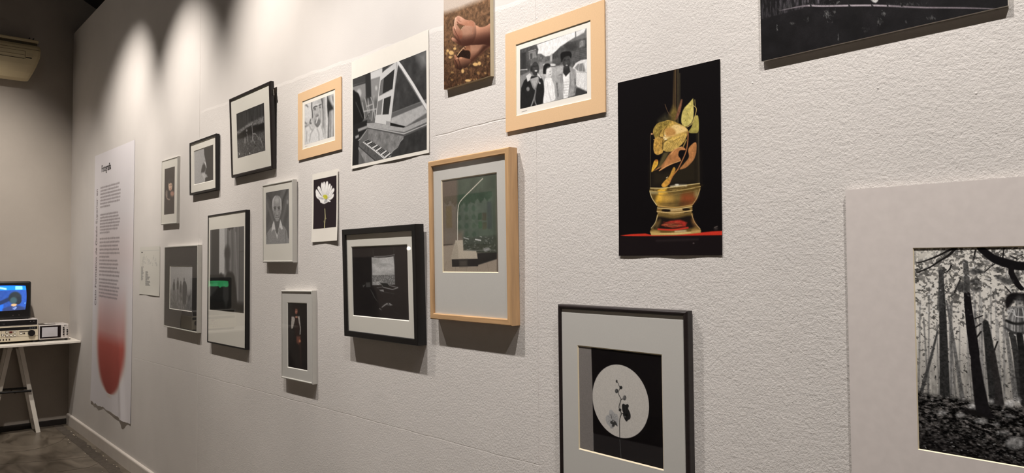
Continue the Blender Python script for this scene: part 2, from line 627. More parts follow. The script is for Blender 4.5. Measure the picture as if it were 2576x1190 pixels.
# ================================================================== the room
XB = -7.70                                   # face of the back wall
YL = -4.0                                    # face of the wall opposite the pictures
XF = 3.2                                     # wall behind the camera
WT = 3.60                                    # top of the picture wall
def roof_z(y):
    return 3.941 + 0.56 * (0.067 - y) if y > -2.4 else 3.941 + 0.56 * 2.467 - 0.56 * (-2.4 - y)

fl = obj('floor', [(XB - .1, YL - .1, 0), (XF + .1, YL - .1, 0), (XF + .1, 1.3, 0), (XB - .1, 1.3, 0),
                   (XB - .1, YL - .1, -.1), (XF + .1, YL - .1, -.1), (XF + .1, 1.3, -.1), (XB - .1, 1.3, -.1)],
         [(0, 1, 2, 3), (7, 6, 5, 4), (0, 4, 5, 1), (1, 5, 6, 2), (2, 6, 7, 3), (3, 7, 4, 0)], M['floor'])
struct(fl)
# rough mortar strip between the floor slab and the skirting, with a crumbling edge
rs = random.Random(3)
bm = bmesh.new()
n = 120
pa = []
for i in range(n + 1):
    x = XB + 0.02 + (XF - XB - 0.1) * (i / n) ** 1.6
    pa.append((bm.verts.new((x, -0.125 + rs.uniform(-.006, .006), 0.0012)), bm.verts.new((x, -0.052 + rs.uniform(-.010, .008), 0.0022))))
for i in range(n):
    bm.faces.new((pa[i][0], pa[i + 1][0], pa[i + 1][1], pa[i][1]))
from_bm('mortar_strip', bm, mat('mortar', (80, 72, 63), 0.9, var=0.25, vscale=25, bump=0.004, bscale=60), fl)
bm = bmesh.new()
for i in range(46):                           # crumbs and flakes of filler lying along the joint
    x = XB + 0.1 + 5.2 * rs.random()
    y = -0.05 + rs.uniform(-.02, .01) if rs.random() < .75 else -0.13 + rs.uniform(-.05, .02)
    r_ = rs.uniform(.003, .010)
    vs = [bm.verts.new((x + r_ * rs.uniform(.5, 2.2) * math.cos(a), y + r_ * rs.uniform(.4, 1) * math.sin(a), 0.0022)) for a in (0, 1.3, 2.5, 3.8, 5.1)]
    top = bm.verts.new((x, y, .0022 + r_ * .6))
    bm.faces.new(vs)
    for k in range(5):
        bm.faces.new((vs[k], vs[(k + 1) % 5], top))
cr = from_bm('filler_crumbs', bm, mat('pale_filler', (168, 156, 140), 0.9, var=0.15), fl)
cr['kind'] = 'stuff'
bm = bmesh.new()                              # hairline cracks running across the slab
for pts in ([(-7.10, -.13), (-6.95, -.20), (-6.82, -.33), (-6.80, -.46), (-6.86, -.58)],
            [(-6.25, -.13), (-6.28, -.22), (-6.33, -.36), (-6.45, -.60), (-6.50, -.9)],
            [(-6.0, -.125), (-5.93, -.2), (-5.95, -.35), (-6.02, -.6)]):
    for (a, b), (c, d) in zip(pts, pts[1:]):
        beam(bm, (a, b, 0.0005), (c, d, 0.0005), 0.0022, 0.0010)
from_bm('slab_crack', bm, mat('slab_crack_dirt', (62, 54, 46), .9, var=.2), fl)

wr = box('wall_right', XB, XF, 0.012, 0.16, 0, WT, M['wall'])
struct(wr)
# three wide boards make up the wall face; their joints stay open by a hair
for a, b in ((XB, -4.3080), (-4.3064, -1.5056), (-1.5049, XF)):
    box('wall_panel', a, b, 0.0, 0.012, 0, WT, M['wall'], wr, 0.0003)
def wall_pt(px):
    r = ray(px)
    return CAM + r * (-CAM.y / r.y)
CK = [([(520, 215), (545, 230), (590, 245), (632, 256)], .0011), ([(632, 256), (645, 240), (660, 200), (690, 172), (715, 140)], .0008), ([(1480, 445), (1500, 458), (1524, 466)], .0011), ([(1580, 455), (1592, 475), (1606, 500)], .0008),
      ([(1110, 588), (1150, 584), (1192, 578)], .0010), ([(1460, 510), (1490, 492), (1512, 482)], .0008), ([(985, 790), (992, 797), (1000, 800)], .0014), ([(1740, 258), (1758, 262), (1770, 255)], .0010), ([(160, 170), (190, 160), (215, 150)], .0008), ([(133, 270), (140, 290), (137, 305)], .0010), ([(1055, 640), (1080, 650)], .0008), ([(650, 205), (668, 190), (690, 180)], .0007)]
for P, r_ in CK:                              # raised lips of flaked paint
    P = [wall_pt((1300 + x / 2.163, 640 + y / 2.163)) for x, y in P]
    bm = bmesh.new()
    for A_, B_ in zip(P, P[1:]):
        cyl(bm, A_ + Vector((0, r_ * .35, 0)), B_ + Vector((0, r_ * .35, 0)), r_ * .6, r_ * .35, 6)
    from_bm('flaked_paint_lip', bm, M['wall'], wr, True)
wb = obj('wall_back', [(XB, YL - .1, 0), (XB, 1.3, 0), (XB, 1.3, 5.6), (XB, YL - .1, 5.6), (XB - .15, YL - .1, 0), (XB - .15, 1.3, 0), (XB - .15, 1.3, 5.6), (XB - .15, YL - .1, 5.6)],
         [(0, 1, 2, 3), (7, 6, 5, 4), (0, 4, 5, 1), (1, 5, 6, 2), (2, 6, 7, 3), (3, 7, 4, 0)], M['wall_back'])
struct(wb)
struct(box('wall_left', XB, XF, YL - .15, YL, 0, 4.2, M['wall_plain']))
struct(box('wall_front', XF, XF + .15, YL - .15, 1.3, 0, 5.5, M['wall_plain']))
V, Fc = [], []
for k, (y, dz) in enumerate(((1.3, 0), (-2.4, 0), (YL - .15, 0))):
    for x in (XB - .1, XF + .1):
        V += [(x, y, roof_z(y)), (x, y, roof_z(y) + .12)]
for k in range(2):
    a = k * 4
    Fc += [(a, a + 2, a + 6, a + 4), (a + 1, a + 5, a + 7, a + 3)]
struct(obj('ceiling', V, Fc, M['ceiling']))

# skirting with a rounded top
sec = [(0, 0), (-.016, 0), (-.016, .084), (-.0145, .0905), (-.010, .0945), (-.004, .096), (0, .096)]
def extr(name, sec, x0, x1, mt):
    V = [(x0, a, b) for a, b in sec] + [(x1, a, b) for a, b in sec]
    n = len(sec)
    F_ = [(i, (i + 1) % n, n + (i + 1) % n, n + i) for i in range(n)] + [tuple(range(n))[::-1], tuple(range(n, 2 * n))]
    return obj(name, V, F_, mt)
struct(extr('baseboard_right', sec, XB + .012, XF, M['baseboard']))
struct(box('baseboard_back', XB, XB + .012, YL, -.017, 0, .05, M['dark_base'], None, .002))

# ================================================================== track spotlights (above the picture)
tr = thing('light_track', 'black ceiling light track running along the picture wall', 'light track', (-2.7, LAMP_Y, LAMP_Z + .14))
box('rail', -3.4, 3.3, -.018, .018, -.015, .015, M['black_metal'], tr, .003)
for x in (-3.2, -1, 1.2, 3.1):
    bm = bmesh.new()
    cyl(bm, (x, 0, .015), (x, 0, roof_z(LAMP_Y) - LAMP_Z - .14), .005, n=8)
    from_bm('suspension_rod', bm, M['black_metal'], tr)
lens_m = mat('lamp_lens', (255, 236, 205), 0.3, var=0.01)
lens_m.node_tree.nodes['Principled BSDF'].inputs['Emission Color'].default_value = (*LAMP_COL, 1)
lens_m.node_tree.nodes['Principled BSDF'].inputs['Emission Strength'].default_value = 12
LNAME = ['the red poster', 'the small black frame', 'the roots photograph', 'the piano print', 'the glass jar print', 'the forest photograph']
def spotlight(x, y, z, aim, watt, cone, label, rise, tint=LAMP_COL):
    t = thing('track_spotlight', label, 'spotlight', (x, y, z), group='spotlights on the tracks')
    d = (Vector(aim) - Vector((x, y, z))).normalized()
    bm = bmesh.new()
    cyl(bm, -d * .10, d * .045, .032, .040, 20)
    from_bm('housing', bm, M['black_metal'], t)
    bm = bmesh.new()
    cyl(bm, d * .045, d * .047, .034, n=20)
    from_bm('lens', bm, lens_m, t)
    bm = bmesh.new()
    cyl(bm, -d * .04, (0, 0, rise), .008, n=10)
    from_bm('stem', bm, M['black_metal'], t)
    ld = bpy.data.lights.new('spot_beam', 'SPOT')
    ld.energy = watt
    ld.color = tint
    ld.spot_size = R(cone)
    ld.spot_blend = 1.0
    ld.shadow_soft_size = 0.022
    lo = bpy.data.objects.new('spot_beam', ld)
    COL.objects.link(lo)
    lo.parent = t
    lo.location = d * .055
    lo.rotation_euler = d.to_track_quat('-Z', 'Y').to_euler()

for (x, ax, az, watt, cone), nm in zip(LAMPS, LNAME):
    spotlight(x, LAMP_Y, LAMP_Z, (ax, 0, az), watt, cone, 'black track spotlight aimed at the wall by ' + nm, .125, LAMP_COL if x < -2.5 else LAMP_COL_COOL)
for (x, y, z, ax, ay, az, watt, cone), nm in zip(ROOM_LAMPS, ('at the video table', 'at the wall chart, added to light it for the glass reflection', 'at the opposite wall near the camera end, added for bounce light', 'at the opposite wall by the entrance end, added for bounce light')):
    spotlight(x, y, z, (ax, ay, az), watt, cone, 'black ceiling spotlight aimed ' + nm, roof_z(y) - z)

# ================================================================== frames and prints
def place(x, z, h, roll=0.0, lean=0.0):
    """bottom-centre of something hung on the wall whose front centre is (x, z)"""
    ro, le = R(roll), R(lean)
    return (x + math.sin(ro) * h / 2, -0.0004, z - math.cos(ro) * h / 2), (le, -ro, 0)

def mtx(loc, rot):
    return Matrix.Translation(loc) @ Euler(rot, 'XYZ').to_matrix().to_4x4()

def rails(t, w, h, sec, mats, names='frame_rail'):
    """four mitred rails; sec is a list of (inward, depth) round the section"""
    c = [(-w / 2, 0), (w / 2, 0), (w / 2, h), (-w / 2, h)]
    dirs = [((1, 0), (0, 1)), ((0, 1), (-1, 0)), ((-1, 0), (0, -1)), ((0, -1), (1, 0))]
    for k in range(4):
        A, B = c[k], c[(k + 1) % 4]
        (ax, az), (nx, nz) = dirs[k]
        V = []
        for i, d in sec:
            V.append((A[0] + ax * i + nx * i, -d, A[1] + az * i + nz * i))
        for i, d in sec:
            V.append((B[0] - ax * i + nx * i, -d, B[1] - az * i + nz * i))
        n = len(sec)
        F_ = [(i, (i + 1) % n, n + (i + 1) % n, n + i) for i in range(n)] + [tuple(range(n))[::-1], tuple(range(n, 2 * n))]
        bm = bmesh.new()
        vs = [bm.verts.new(v) for v in V]
        for f in F_:
            bm.faces.new([vs[i] for i in f])
        from_bm(names, bm, mats[k % 2], t)

def flat_sec(b, t, c=0.0012):
    return [(0, 0), (0, t - c), (c, t), (b - c, t), (b, t - c), (b, 0)]

def round_sec(b, t):
    s = [(0, 0), (0, t - b * .5)]
    for k in range(1, 8):
        a = math.pi * (1 - k / 8)
        s.append((b / 2 + b / 2 * math.cos(a), t - b * .5 + b * .5 * math.sin(a)))
    return s + [(b, t - b * .5), (b, 0)]

def mat_board(t, w0, w1, h0, h1, u0, u1, v0, v1, d, mt, bev, bw=0.003, thick=0.0026):
    """window mat: face ring at depth d with a sloping cut edge round the opening (bev = material of the cut)"""
    def ring(a, da, b, db, name, m, par=None):
        V = [(a[0], -da, a[2]), (a[1], -da, a[2]), (a[1], -da, a[3]), (a[0], -da, a[3]),
             (b[0], -db, b[2]), (b[1], -db, b[2]), (b[1], -db, b[3]), (b[0], -db, b[3])]
        return obj(name, V, [(k, (k + 1) % 4, 4 + (k + 1) % 4, 4 + k) for k in range(4)], m, par or t)
    if bev:
        o = ring((w0, w1, h0, h1), d, (u0 - bw, u1 + bw, v0 - bw, v1 + bw), d, 'mat_board', mt)
        ring((u0 - bw, u1 + bw, v0 - bw, v1 + bw), d, (u0, u1, v0, v1), d - thick, 'mat_bevel', bev, o)
    else:
        o = ring((w0, w1, h0, h1), d, (u0, u1, v0, v1), d, 'mat_board', mt)
    return o

def framed(name, label, x, z, w, h, roll, lean, t, sec, mats, op, mat_m, bev, rec, base, glass=True, pm='print', group=None, **kw):
    """framed picture; op = opening relative to the centre (u0,u1,v0,v1); returns the empty and its Art"""
    loc, rot = place(x, z, h, roll, lean)
    e = thing(name, label, 'picture', loc, rot, group)
    rails(e, w, h, sec, mats)
    u0, u1, v0, v1 = op[0], op[1], op[2] + h / 2, op[3] + h / 2
    d = t - rec
    b = max(i for i, _ in sec) - .001
    mat_board(e, -w / 2 + b, w / 2 - b, b, h - b, u0, u1, v0, v1, d, mat_m, bev)
    box('backing_board', -w / 2 + b, w / 2 - b, -.0015, -(d - .0036), b, h - b, M['backing'], e)
    if glass:
        g = t - min(.0012, rec * .4)
        gb = b + .001
        obj('glass_pane', [(-w / 2 + gb, -g, gb), (w / 2 - gb, -g, gb), (w / 2 - gb, -g, h - gb), (-w / 2 + gb, -g, h - gb)], [(0, 1, 2, 3)], M['glass'], e)
    A = Art(mtx(loc, rot), u0 - .0005, u1 + .0005, v0 - .0005, v1 + .0005, d - (.0027 if bev else .0001), base, **kw)
    return e, A

def words(A, x0, x1, y, h, col, seed, op=0.85):
    """small print too fine to read: word-like runs of short uneven strokes"""
    r_ = random.Random(seed)
    x = x0
    while x < x1:
        L = min(r_.uniform(1.5, 6.5) * h, x1 - x)
        n = max(1, int(L / (h * .62)))
        for k in range(n):
            xx = x + (k + .5) * L / n
            up = r_.choice((0, 0, 0, .35, -.3))
            A.line([(xx, y - h * .5 - max(up, 0) * h), (xx + r_.uniform(-.1, .1) * h, y + h * .5 - min(up, 0) * h)], h * .40, col, op=op * r_.uniform(.55, 1), mmpts=True)
        A.line([(x, y), (x + L, y)], h * .5, col, op=op * .45, mmpts=True)
        x += L + h * .55

def text(name, body, mt, parent, loc, size, rot=(R(90), 0, 0), scale=(1, 1, 1), offset=0.0, extr_=0.0):
    cu = bpy.data.curves.new(name, 'FONT')
    cu.body = body
    cu.size = size
    cu.offset = offset
    cu.extrude = extr_
    o = bpy.data.objects.new('tmp', cu)
    COL.objects.link(o)
    bpy.context.view_layer.update()
    dg = bpy.context.evaluated_depsgraph_get()
    me = bpy.data.meshes.new_from_object(o.evaluated_get(dg))
    bpy.data.objects.remove(o)
    me.name = name
    me.materials.clear()
    me.materials.append(mt)
    t = bpy.data.objects.new(name, me)
    COL.objects.link(t)
    t.parent = parent
    t.location = loc
    t.rotation_euler = rot
    t.scale = scale
    return t

SIL = (M['silver'], M['silver'])
BLK = (M['black'], M['black'])
BRB = (M['brownblack'], M['brownblack'])
WOD = (M['wood_h'], M['wood_v'])

# ---- silver frame: dark portrait of a woman
e, A = framed('framed_photograph', 'slim silver frame with a dark portrait of a woman touching her chin', -4.799, 1.905, .313, .411, -.66, 0, .017,
              round_sec(.008, .017), SIL, (-.099, .100, -.1435, .1475), M['mat_white'], None, .003, (40, 33, 33))
A.crop(395, 380, 5.41)
A.ell(185, 440, 42, 70, (50, 47, 46), soft=6).ell(182, 478, 25, 62, (205, 172, 150), soft=3).ell(168, 478, 12, 60, (226, 196, 172), soft=4, op=.7)
A.poly([(160, 415), (210, 405), (212, 440), (185, 432), (165, 446)], (36, 30, 30), soft=3)
A.line([(170, 470), (178, 468)], 3, (90, 60, 50)).line([(190, 466), (198, 464)], 3, (90, 60, 50)).line([(175, 517), (190, 515)], 4, (150, 70, 66))
A.poly([(150, 555), (180, 545), (180, 610), (158, 640), (150, 600)], (30, 24, 25), soft=4)
A.ell(207, 580, 26, 38, (172, 128, 112), soft=8).line([(118, 560), (125, 620), (150, 655), (175, 660)], [6, 11, 7], (150, 130, 122), soft=2)
for k in range(5):
    A.line([(128, 540 + 16 * k), (140, 548 + 18 * k)], 4, (205, 186, 172), soft=1.5)
A.grain(.15).mesh('photograph', M['print'], e)

# ---- small black frame: abstract skin and shadow
e, A = framed('framed_photograph', 'small black landscape frame with half pale, half black close-up photograph', -4.195, 2.004, .425, .306, -.06, .65, .020,
              flat_sec(.012, .020), BLK, (-.150, .154, -.0945, .097), M['mat_white'], M['bevel_white'], .005, 168)
A.crop(465, 320, 5.95)
A.C *= (1 - .12 * (A.X / A.w - .2))[..., None]
A.poly([(285, 318), (425, 265), (425, 795), (300, 822), (303, 770), (322, 740), (302, 690), (322, 600), (306, 480), (290, 410)], 46, soft=2)
A.poly([(262, 575), (282, 545), (302, 560), (314, 610), (300, 660), (268, 690), (246, 682), (248, 640)], 50, soft=7, smooth=True)
A.line([(288, 512), (304, 535), (316, 570), (323, 604)], [5, 9, 3], 222, soft=3).line([(272, 560), (290, 520), (300, 500)], 5, 120, soft=5)
A.poly([(250, 690), (292, 690), (335, 735), (302, 745), (300, 800), (285, 770)], 190, soft=8, smooth=True)
A.line([(300, 735), (338, 742)], 2, 170, soft=2).line([(296, 725), (330, 715)], 2, 160, soft=2)
A.grain(.12).mesh('photograph', M['print'], e)

# ---- black frame leaning out: roots of a tree
e, A = framed('framed_photograph', 'dark brown frame leaning out from the wall with a dark photograph of exposed tree roots', -3.515, 2.101, .503, .411, -.02, 2.07, .022,
              round_sec(.015, .022), BRB, (-.170, .170, -.1125, .116), M['mat_white'], None, .006, 50)
A.crop(565, 190, 4.25)
A.C *= (.85 + .5 * fbm(A.X / 12, A.Y / 40, 4, 2))[..., None]
for x in (205, 222, 248, 320, 334, 366, 398):
    A.line([(x, 330 + (410 - x) * .4), (x + 3, 520 - (x - 200) * .25)], 8, 86, soft=5, op=.6)
A.poly([(128, 600), (190, 560), (255, 510), (300, 490), (345, 470), (415, 432), (420, 500), (365, 525), (310, 530), (250, 548), (190, 600), (150, 650)], 112, soft=5, tex=.6, tscale=7)
A.poly([(135, 640), (195, 595), (250, 560), (330, 535), (420, 510), (424, 580), (340, 600), (260, 630), (200, 672), (136, 680)], 26, soft=6, tex=.3)
A.poly([(134, 690), (200, 670), (300, 640), (424, 600), (434, 810), (136, 895)], 80, soft=5, tex=.5, tscale=6)
for P in ([(292, 540), (296, 580), (301, 640), (300, 670), (318, 715), (332, 748)], [(302, 625), (325, 622), (342, 638)], [(301, 645), (297, 690), (292, 706)],
          [(218, 660), (214, 705), (208, 770)], [(222, 680), (224, 720), (226, 745)], [(240, 650), (246, 690), (252, 738)], [(238, 620), (242, 650)], [(375, 660), (395, 710), (412, 770)], [(352, 650), (372, 690)]):
    A.line(P, [5, 6, 2.5], 150, soft=1.5)
A.ell(236, 588, 9, 14, 120, soft=3).ell(158, 838, 5, 12, 190).ell(268, 832, 7, 10, 180, soft=2).ell(330, 748, 7, 12, 30)
rr = random.Random(2)
for k in range(40):
    A.ell(rr.uniform(140, 420), rr.uniform(700, 860), rr.uniform(2, 5), rr.uniform(2, 5), rr.choice((120, 140, 40)), soft=1.5, op=.7)
A.grain(.2).mesh('photograph', M['print'], e)
bm = bmesh.new()
cyl(bm, (.2540, -.006, .345), (.2540, -.006, .372), .0025, n=8)
cyl(bm, (.2515, -.006, .345), (.2600, -.006, .345), .0025, n=8)
cyl(bm, (.2600, -.006, .345), (.2600, -.006, .353), .0022, n=8)
from_bm('hanging_hook', bm, M['steel'], e)

# ---- silver frame, charcoal mat: figures in fog
e, A = framed('framed_photograph', 'silver frame with charcoal mat around a photograph of four figures in fog', -4.553, 1.309, .603, .500, -.11, 0, .024,
              flat_sec(.007, .024), SIL, (-.201, .201, -.132, .1265), M['mat_dark'], M['bevel_white'], .004, 150)
A.crop(400, 600, 4.248)
yy = A.Y / A.h
A.C = np.interp(yy, [0, .15, .5, .62, 1], [176, 182, 170, 150, 112])[..., None] * np.array([1.0, 1.0, 1.0])
A.poly([(105, 575), (345, 580), (340, 785), (104, 750)], 124, soft=25, tex=.35, tscale=18)
for cx, top, wd, ht in ((159, 436, 13, 120), (200, 420, 12, 125), (231, 455, 13, 125)):
    A.ell(cx + 2, top + 12, 5, 14, 84, soft=2).poly([(cx - 6, top + 26), (cx + 8, top + 26), (cx + wd, top + 60), (cx + wd - 2, top + ht), (cx - wd + 2, top + ht), (cx - wd, top + 70)], 88, soft=3)
    A.poly([(cx - 8, top + ht), (cx + 8, top + ht), (cx + 3, top + ht + 115), (cx - 3, top + ht + 115)], 112, soft=6, op=.7)
A.ell(268, 436, 5, 16, 78, soft=2).poly([(260, 460), (280, 458), (296, 500), (298, 570), (290, 640), (285, 700), (258, 700), (252, 600), (250, 520)], 82, soft=3, smooth=True)
A.line([(270, 700), (272, 745)], 16, 104, soft=6, op=.8)
A.grain(.06, 3).mesh('photograph', M['print'], e)

# ---- tall black frame: blurred figure behind a curtain
e, A = framed('framed_photograph', 'tall thin black frame with a blurred dark figure between curtains above a deep white margin', -3.833, 1.369, .529, .697, .31, 0, .022,
              flat_sec(.008, .022), BLK, (-.234, .2375, -.168, .2675), M['mat_white'], None, .003, 118)
A.crop(510, 510, 2.9)
A.C *= (.93 + .14 * np.sin(A.X / 9 + 2 * fbm(A.X / 60, A.Y / 200, 2)))[..., None]
A.poly([(45, 190), (66, 190), (60, 800), (40, 800)], 96, soft=4).poly([(64, 190), (121, 185), (119, 540), (112, 800), (58, 800)], 58, soft=4)
A.poly([(121, 185), (160, 180), (162, 300), (158, 520), (120, 520)], 188, soft=5).poly([(160, 180), (178, 178), (175, 330), (165, 330)], 150, soft=5)
A.poly([(175, 180), (228, 176), (220, 195), (205, 190), (195, 205), (185, 190)], 62, soft=4)
A.line([(240, 220), (246, 450), (255, 720)], [8, 10, 4], 150, soft=6).line([(265, 175), (264, 740)], 5, 44).line([(225, 200), (230, 520)], 8, 100, soft=6)
A.poly([(268, 172), (302, 170), (300, 740), (266, 740)], 96, soft=3).line([(268, 360), (300, 352)], 2, 70)
A.ell(180, 368, 21, 56, 56, soft=14).ell(180, 455, 14, 60, 66, soft=14)
A.poly([(112, 530), (135, 512), (160, 545), (185, 500), (215, 508), (232, 535), (242, 620), (250, 740), (240, 800), (45, 790), (48, 700), (110, 620)], 30, soft=8)
A.poly([(50, 526), (118, 526), (118, 585), (45, 590)], 34, soft=4).poly([(45, 690), (300, 735), (300, 810), (44, 790)], 24, soft=14)
A.poly([(150, 590), (188, 590), (190, 700), (170, 770), (146, 690)], 84, soft=10, op=.5)
A.line([(135, 790), (285, 800)], 2, (120, 92, 50), op=.5)
A.grain(.08).mesh('photograph', M['print'], e)

# ---- silver frame: old man in a jumper
e, A = framed('framed_photograph', 'silver frame with grey portrait of a balding man in a V-neck jumper', -3.203, 1.639, .325, .370, -.11, .60, .022,
              round_sec(.009, .022), SIL, (-.1275, .120, -.099, .146), M['mat_white'], None, .003, 96)
A.crop(650, 440, 4.573)
A.C *= (.8 + .45 * fbm(A.X / 50 + A.Y / 90, A.Y / 120, 3, 4))[..., None]
A.line([(100, 215), (150, 300), (165, 330)], 10, 70, soft=8).line([(330, 180), (285, 290), (262, 400)], 12, 70, soft=8).line([(90, 300), (130, 420), (165, 520)], 10, 120, soft=10).line([(335, 250), (300, 420), (270, 520)], 10, 118, soft=10).ell(335, 310, 10, 28, 150, soft=3)
A.poly([(86, 800), (92, 700), (118, 640), (160, 598), (195, 615), (218, 700), (240, 600), (285, 585), (322, 635), (340, 720), (348, 800)], 146, soft=2, smooth=True, tex=.12, tscale=3)
A.line([(312, 640), (318, 790)], 3, 100, soft=3).line([(105, 690), (110, 790)], 3, 112, soft=4)
A.poly([(182, 520), (250, 505), (246, 610), (215, 690), (192, 625)], 104, soft=3)
A.poly([(188, 630), (216, 742), (240, 625), (218, 690)], 206, soft=1.5)
A.poly([(178, 525), (186, 560), (197, 632), (172, 628), (150, 658), (160, 575)], 216, soft=1).poly([(251, 512), (268, 560), (282, 625), (262, 628), (248, 600), (228, 642), (240, 585)], 216, soft=1)
A.poly([(162, 300), (180, 255), (212, 236), (245, 252), (262, 300), (266, 380), (258, 450), (236, 520), (215, 535), (195, 520), (172, 440), (164, 370)], 152, soft=2, smooth=True)
A.poly([(160, 300), (178, 258), (200, 240), (176, 300), (172, 410), (163, 390)], 196, soft=3, smooth=True).poly([(240, 250), (262, 290), (266, 390), (256, 400), (252, 300)], 190, soft=3, smooth=True)
A.ell(213, 290, 24, 30, 184, soft=8)
for x in (190, 236):
    A.ell(x, 372, 17, 8, 84, rot=-12, soft=3).ell(x + 1, 390, 11, 7, 62, soft=2.5).line([(x - 14, 408), (x + 12, 405)], 2.5, 110, soft=2)
A.line([(214, 385), (216, 440), (219, 462)], [4, 7, 10], 176, soft=3.5).line([(203, 468), (228, 464)], 3, 96, soft=2.5).line([(198, 491), (218, 497), (238, 486)], 3.5, 92, soft=2).line([(202, 503), (234, 498)], 2, 196, soft=1.5)
A.line([(190, 440), (182, 490), (195, 520)], 4, 104, soft=3).line([(246, 430), (250, 480), (238, 515)], 4, 104, soft=3)
A.grain(.1).mesh('photograph', M['print'], e)

# ---- silver frame, lower: standing woman
e, A = framed('framed_photograph', 'small silver frame with a dark photograph of a standing woman in a white-sleeved blouse', -3.006, 1.133, .303, .395, 1.14, 0, .023,
              round_sec(.008, .023), SIL, (-.0915, .096, -.143, .141), M['mat_grey'], M['bevel_white'], .004, (26, 22, 23))
A.crop(695, 715, 3.967)
A.ell(160, 500, 25, 70, (36, 33, 34), soft=15).ell(195, 262, 24, 46, (40, 30, 30), soft=4).ell(199, 266, 13, 34, (168, 116, 98), soft=2.5).poly([(180, 225), (210, 230), (214, 250), (192, 246), (182, 300), (174, 290)], (28, 21, 22), soft=3)
A.line([(192, 258), (208, 259)], 2.2, (70, 40, 36)).line([(197, 289), (206, 289)], 2.4, (110, 44, 44))
A.poly([(153, 322), (178, 325), (188, 350), (176, 400), (165, 440), (150, 445), (149, 380)], (186, 180, 174), soft=1.5, tex=.2, tscale=5)
A.poly([(214, 322), (232, 318), (240, 390), (246, 450), (242, 502), (232, 505), (236, 440), (222, 380)], (172, 166, 160), soft=1.5, tex=.25, tscale=5)
A.poly([(188, 330), (214, 330), (232, 420), (222, 510), (190, 515), (180, 420)], (42, 28, 28), soft=3).ell(201, 328, 12, 10, (196, 142, 120), soft=2)
A.poly([(200, 520), (240, 515), (247, 575), (222, 605), (202, 580)], (112, 70, 60), soft=6).ell(234, 568, 9, 14, (206, 142, 108), soft=4).line([(238, 600), (243, 700), (248, 815)], [14, 10, 5], (64, 44, 40), soft=6)
A.grain(.15).mesh('photograph', M['print'], e)

# ---- deep black box frame: view from inside a car
e, A = framed('framed_photograph', 'deep black box frame with pale mat and a dark view through a car window', -2.306, 1.374, .503, .415, .11, 1.52, .036,
              flat_sec(.022, .036, .0015), BLK, (-.193, .187, -.1245, .137), M['mat_white'], M['bevel_white'], .008, (46, 41, 41))
A.crop(850, 550, 5.41)
A.poly([(190, 520), (455, 520), (465, 910), (520, 1010), (560, 1190), (560, 1400), (190, 1400)], (22, 20, 23), soft=6)
A.poly([(190, 390), (480, 380), (480, 515), (190, 525)], (50, 45, 44), soft=3).line([(478, 420), (482, 500)], 1.2, 90).line([(760, 380), (762, 500)], 1.2, 80)
A.poly([(458, 527), (560, 532), (660, 528), (758, 512), (768, 640), (776, 896), (468, 902)], lambda X, Y: (186 + 34 * (fbm(X / 40, Y / 12, 4, 8) - .5) * 2)[..., None] * np.ones(3))
A.poly([(462, 770), (770, 765), (776, 896), (468, 902)], lambda X, Y: (124 + 80 * (fbm(X / 4, Y / 2.2, 4, 9) - .5) * 2)[..., None] * np.ones(3), soft=2)
A.poly([(470, 860), (600, 850), (640, 880), (560, 902), (470, 902)], 160, tex=.5, tscale=3, soft=2)
A.line([(490, 515), (640, 512), (770, 490)], 2, 150).line([(770, 505), (778, 900)], 3, 84).line([(462, 530), (470, 900)], 2, 120)
A.line([(572, 868), (600, 905), (618, 935), (745, 965), (818, 940), (815, 932)], 2.6, 168, smooth=False).line([(590, 868), (640, 865), (672, 878), (700, 910), (812, 938)], 2.2, 150, smooth=False)
A.poly([(570, 872), (672, 880), (700, 912), (620, 930)], 40, soft=2).line([(530, 940), (610, 930)], 1.8, 120).line([(540, 940), (600, 1020)], 1.2, 80).line([(640, 1000), (770, 1025)], 1.2, 84)
A.poly([(565, 970), (620, 965), (628, 998), (580, 985)], 150, soft=2).poly([(380, 870), (440, 865), (445, 930), (385, 935)], 66, soft=2).poly([(335, 905), (375, 900), (345, 940)], 84, soft=2)
for k in range(9):
    A.line([(440 + 6 * k, 960 + 8 * k), (470 + 5 * k, 1020 + 9 * k), (500 + 6 * k, 1080 + 7 * k)], 1.1, 92 - 4 * k, op=.7)
A.crop(850, 750, 5.665)
A.poly([(620, 135), (660, 90), (700, 72), (720, 85), (735, 108), (690, 100), (640, 130)], 120, soft=2, smooth=True).poly([(722, 66), (752, 78), (780, 100), (742, 108)], 170, soft=1.5).line([(590, 150), (612, 160), (618, 172)], 3, 150).line([(630, 128), (705, 74)], 2, 200).line([(785, 190), (850, 215), (860, 225)], 2, 74)
A.poly([(600, 150), (900, 60), (985, 100), (990, 290), (560, 250)], (38, 34, 34), soft=20, op=.5)
A.grain(.12).mesh('photograph', M['print'], e)

# ---- beech frame
e, A = framed('framed_photograph', 'light beech wood frame with a tall pale mat and a photograph of a white plinth', -1.784, 1.525, .407, .525, .07, .74, .034,
              flat_sec(.020, .034, .003), WOD, (-.1367, .1367, -.105, .192), M['mat_grey'], M['bevel_cream'], .008, (104, 92, 82))
A.crop(1110, 430, 4.58)
A.poly([(185, 90), (640, 20), (640, 940), (250, 940), (250, 780), (185, 780)], (72, 84, 72), soft=8, tex=.15, tscale=40)
A.poly([(0, 700), (250, 700), (250, 900), (0, 870)], (112, 100, 90), soft=10)
A.poly([(0, 868), (150, 850), (640, 1010), (640, 1170), (0, 1170)], (158, 146, 132), soft=3)
for k in range(5):
    A.line([(30 + 130 * k, 1165), (60 + 115 * k, 1040)], 1.0, (120, 110, 98), op=.7)
A.line([(10, 855), (130, 845)], 3, (60, 50, 42)).poly([(415, 948), (640, 935), (640, 1015), (420, 1085)], (26, 26, 26), soft=2)
A.poly([(255, 780), (640, 740), (640, 935), (410, 940), (405, 920), (255, 915)], (60, 66, 56), soft=4, tex=.3)
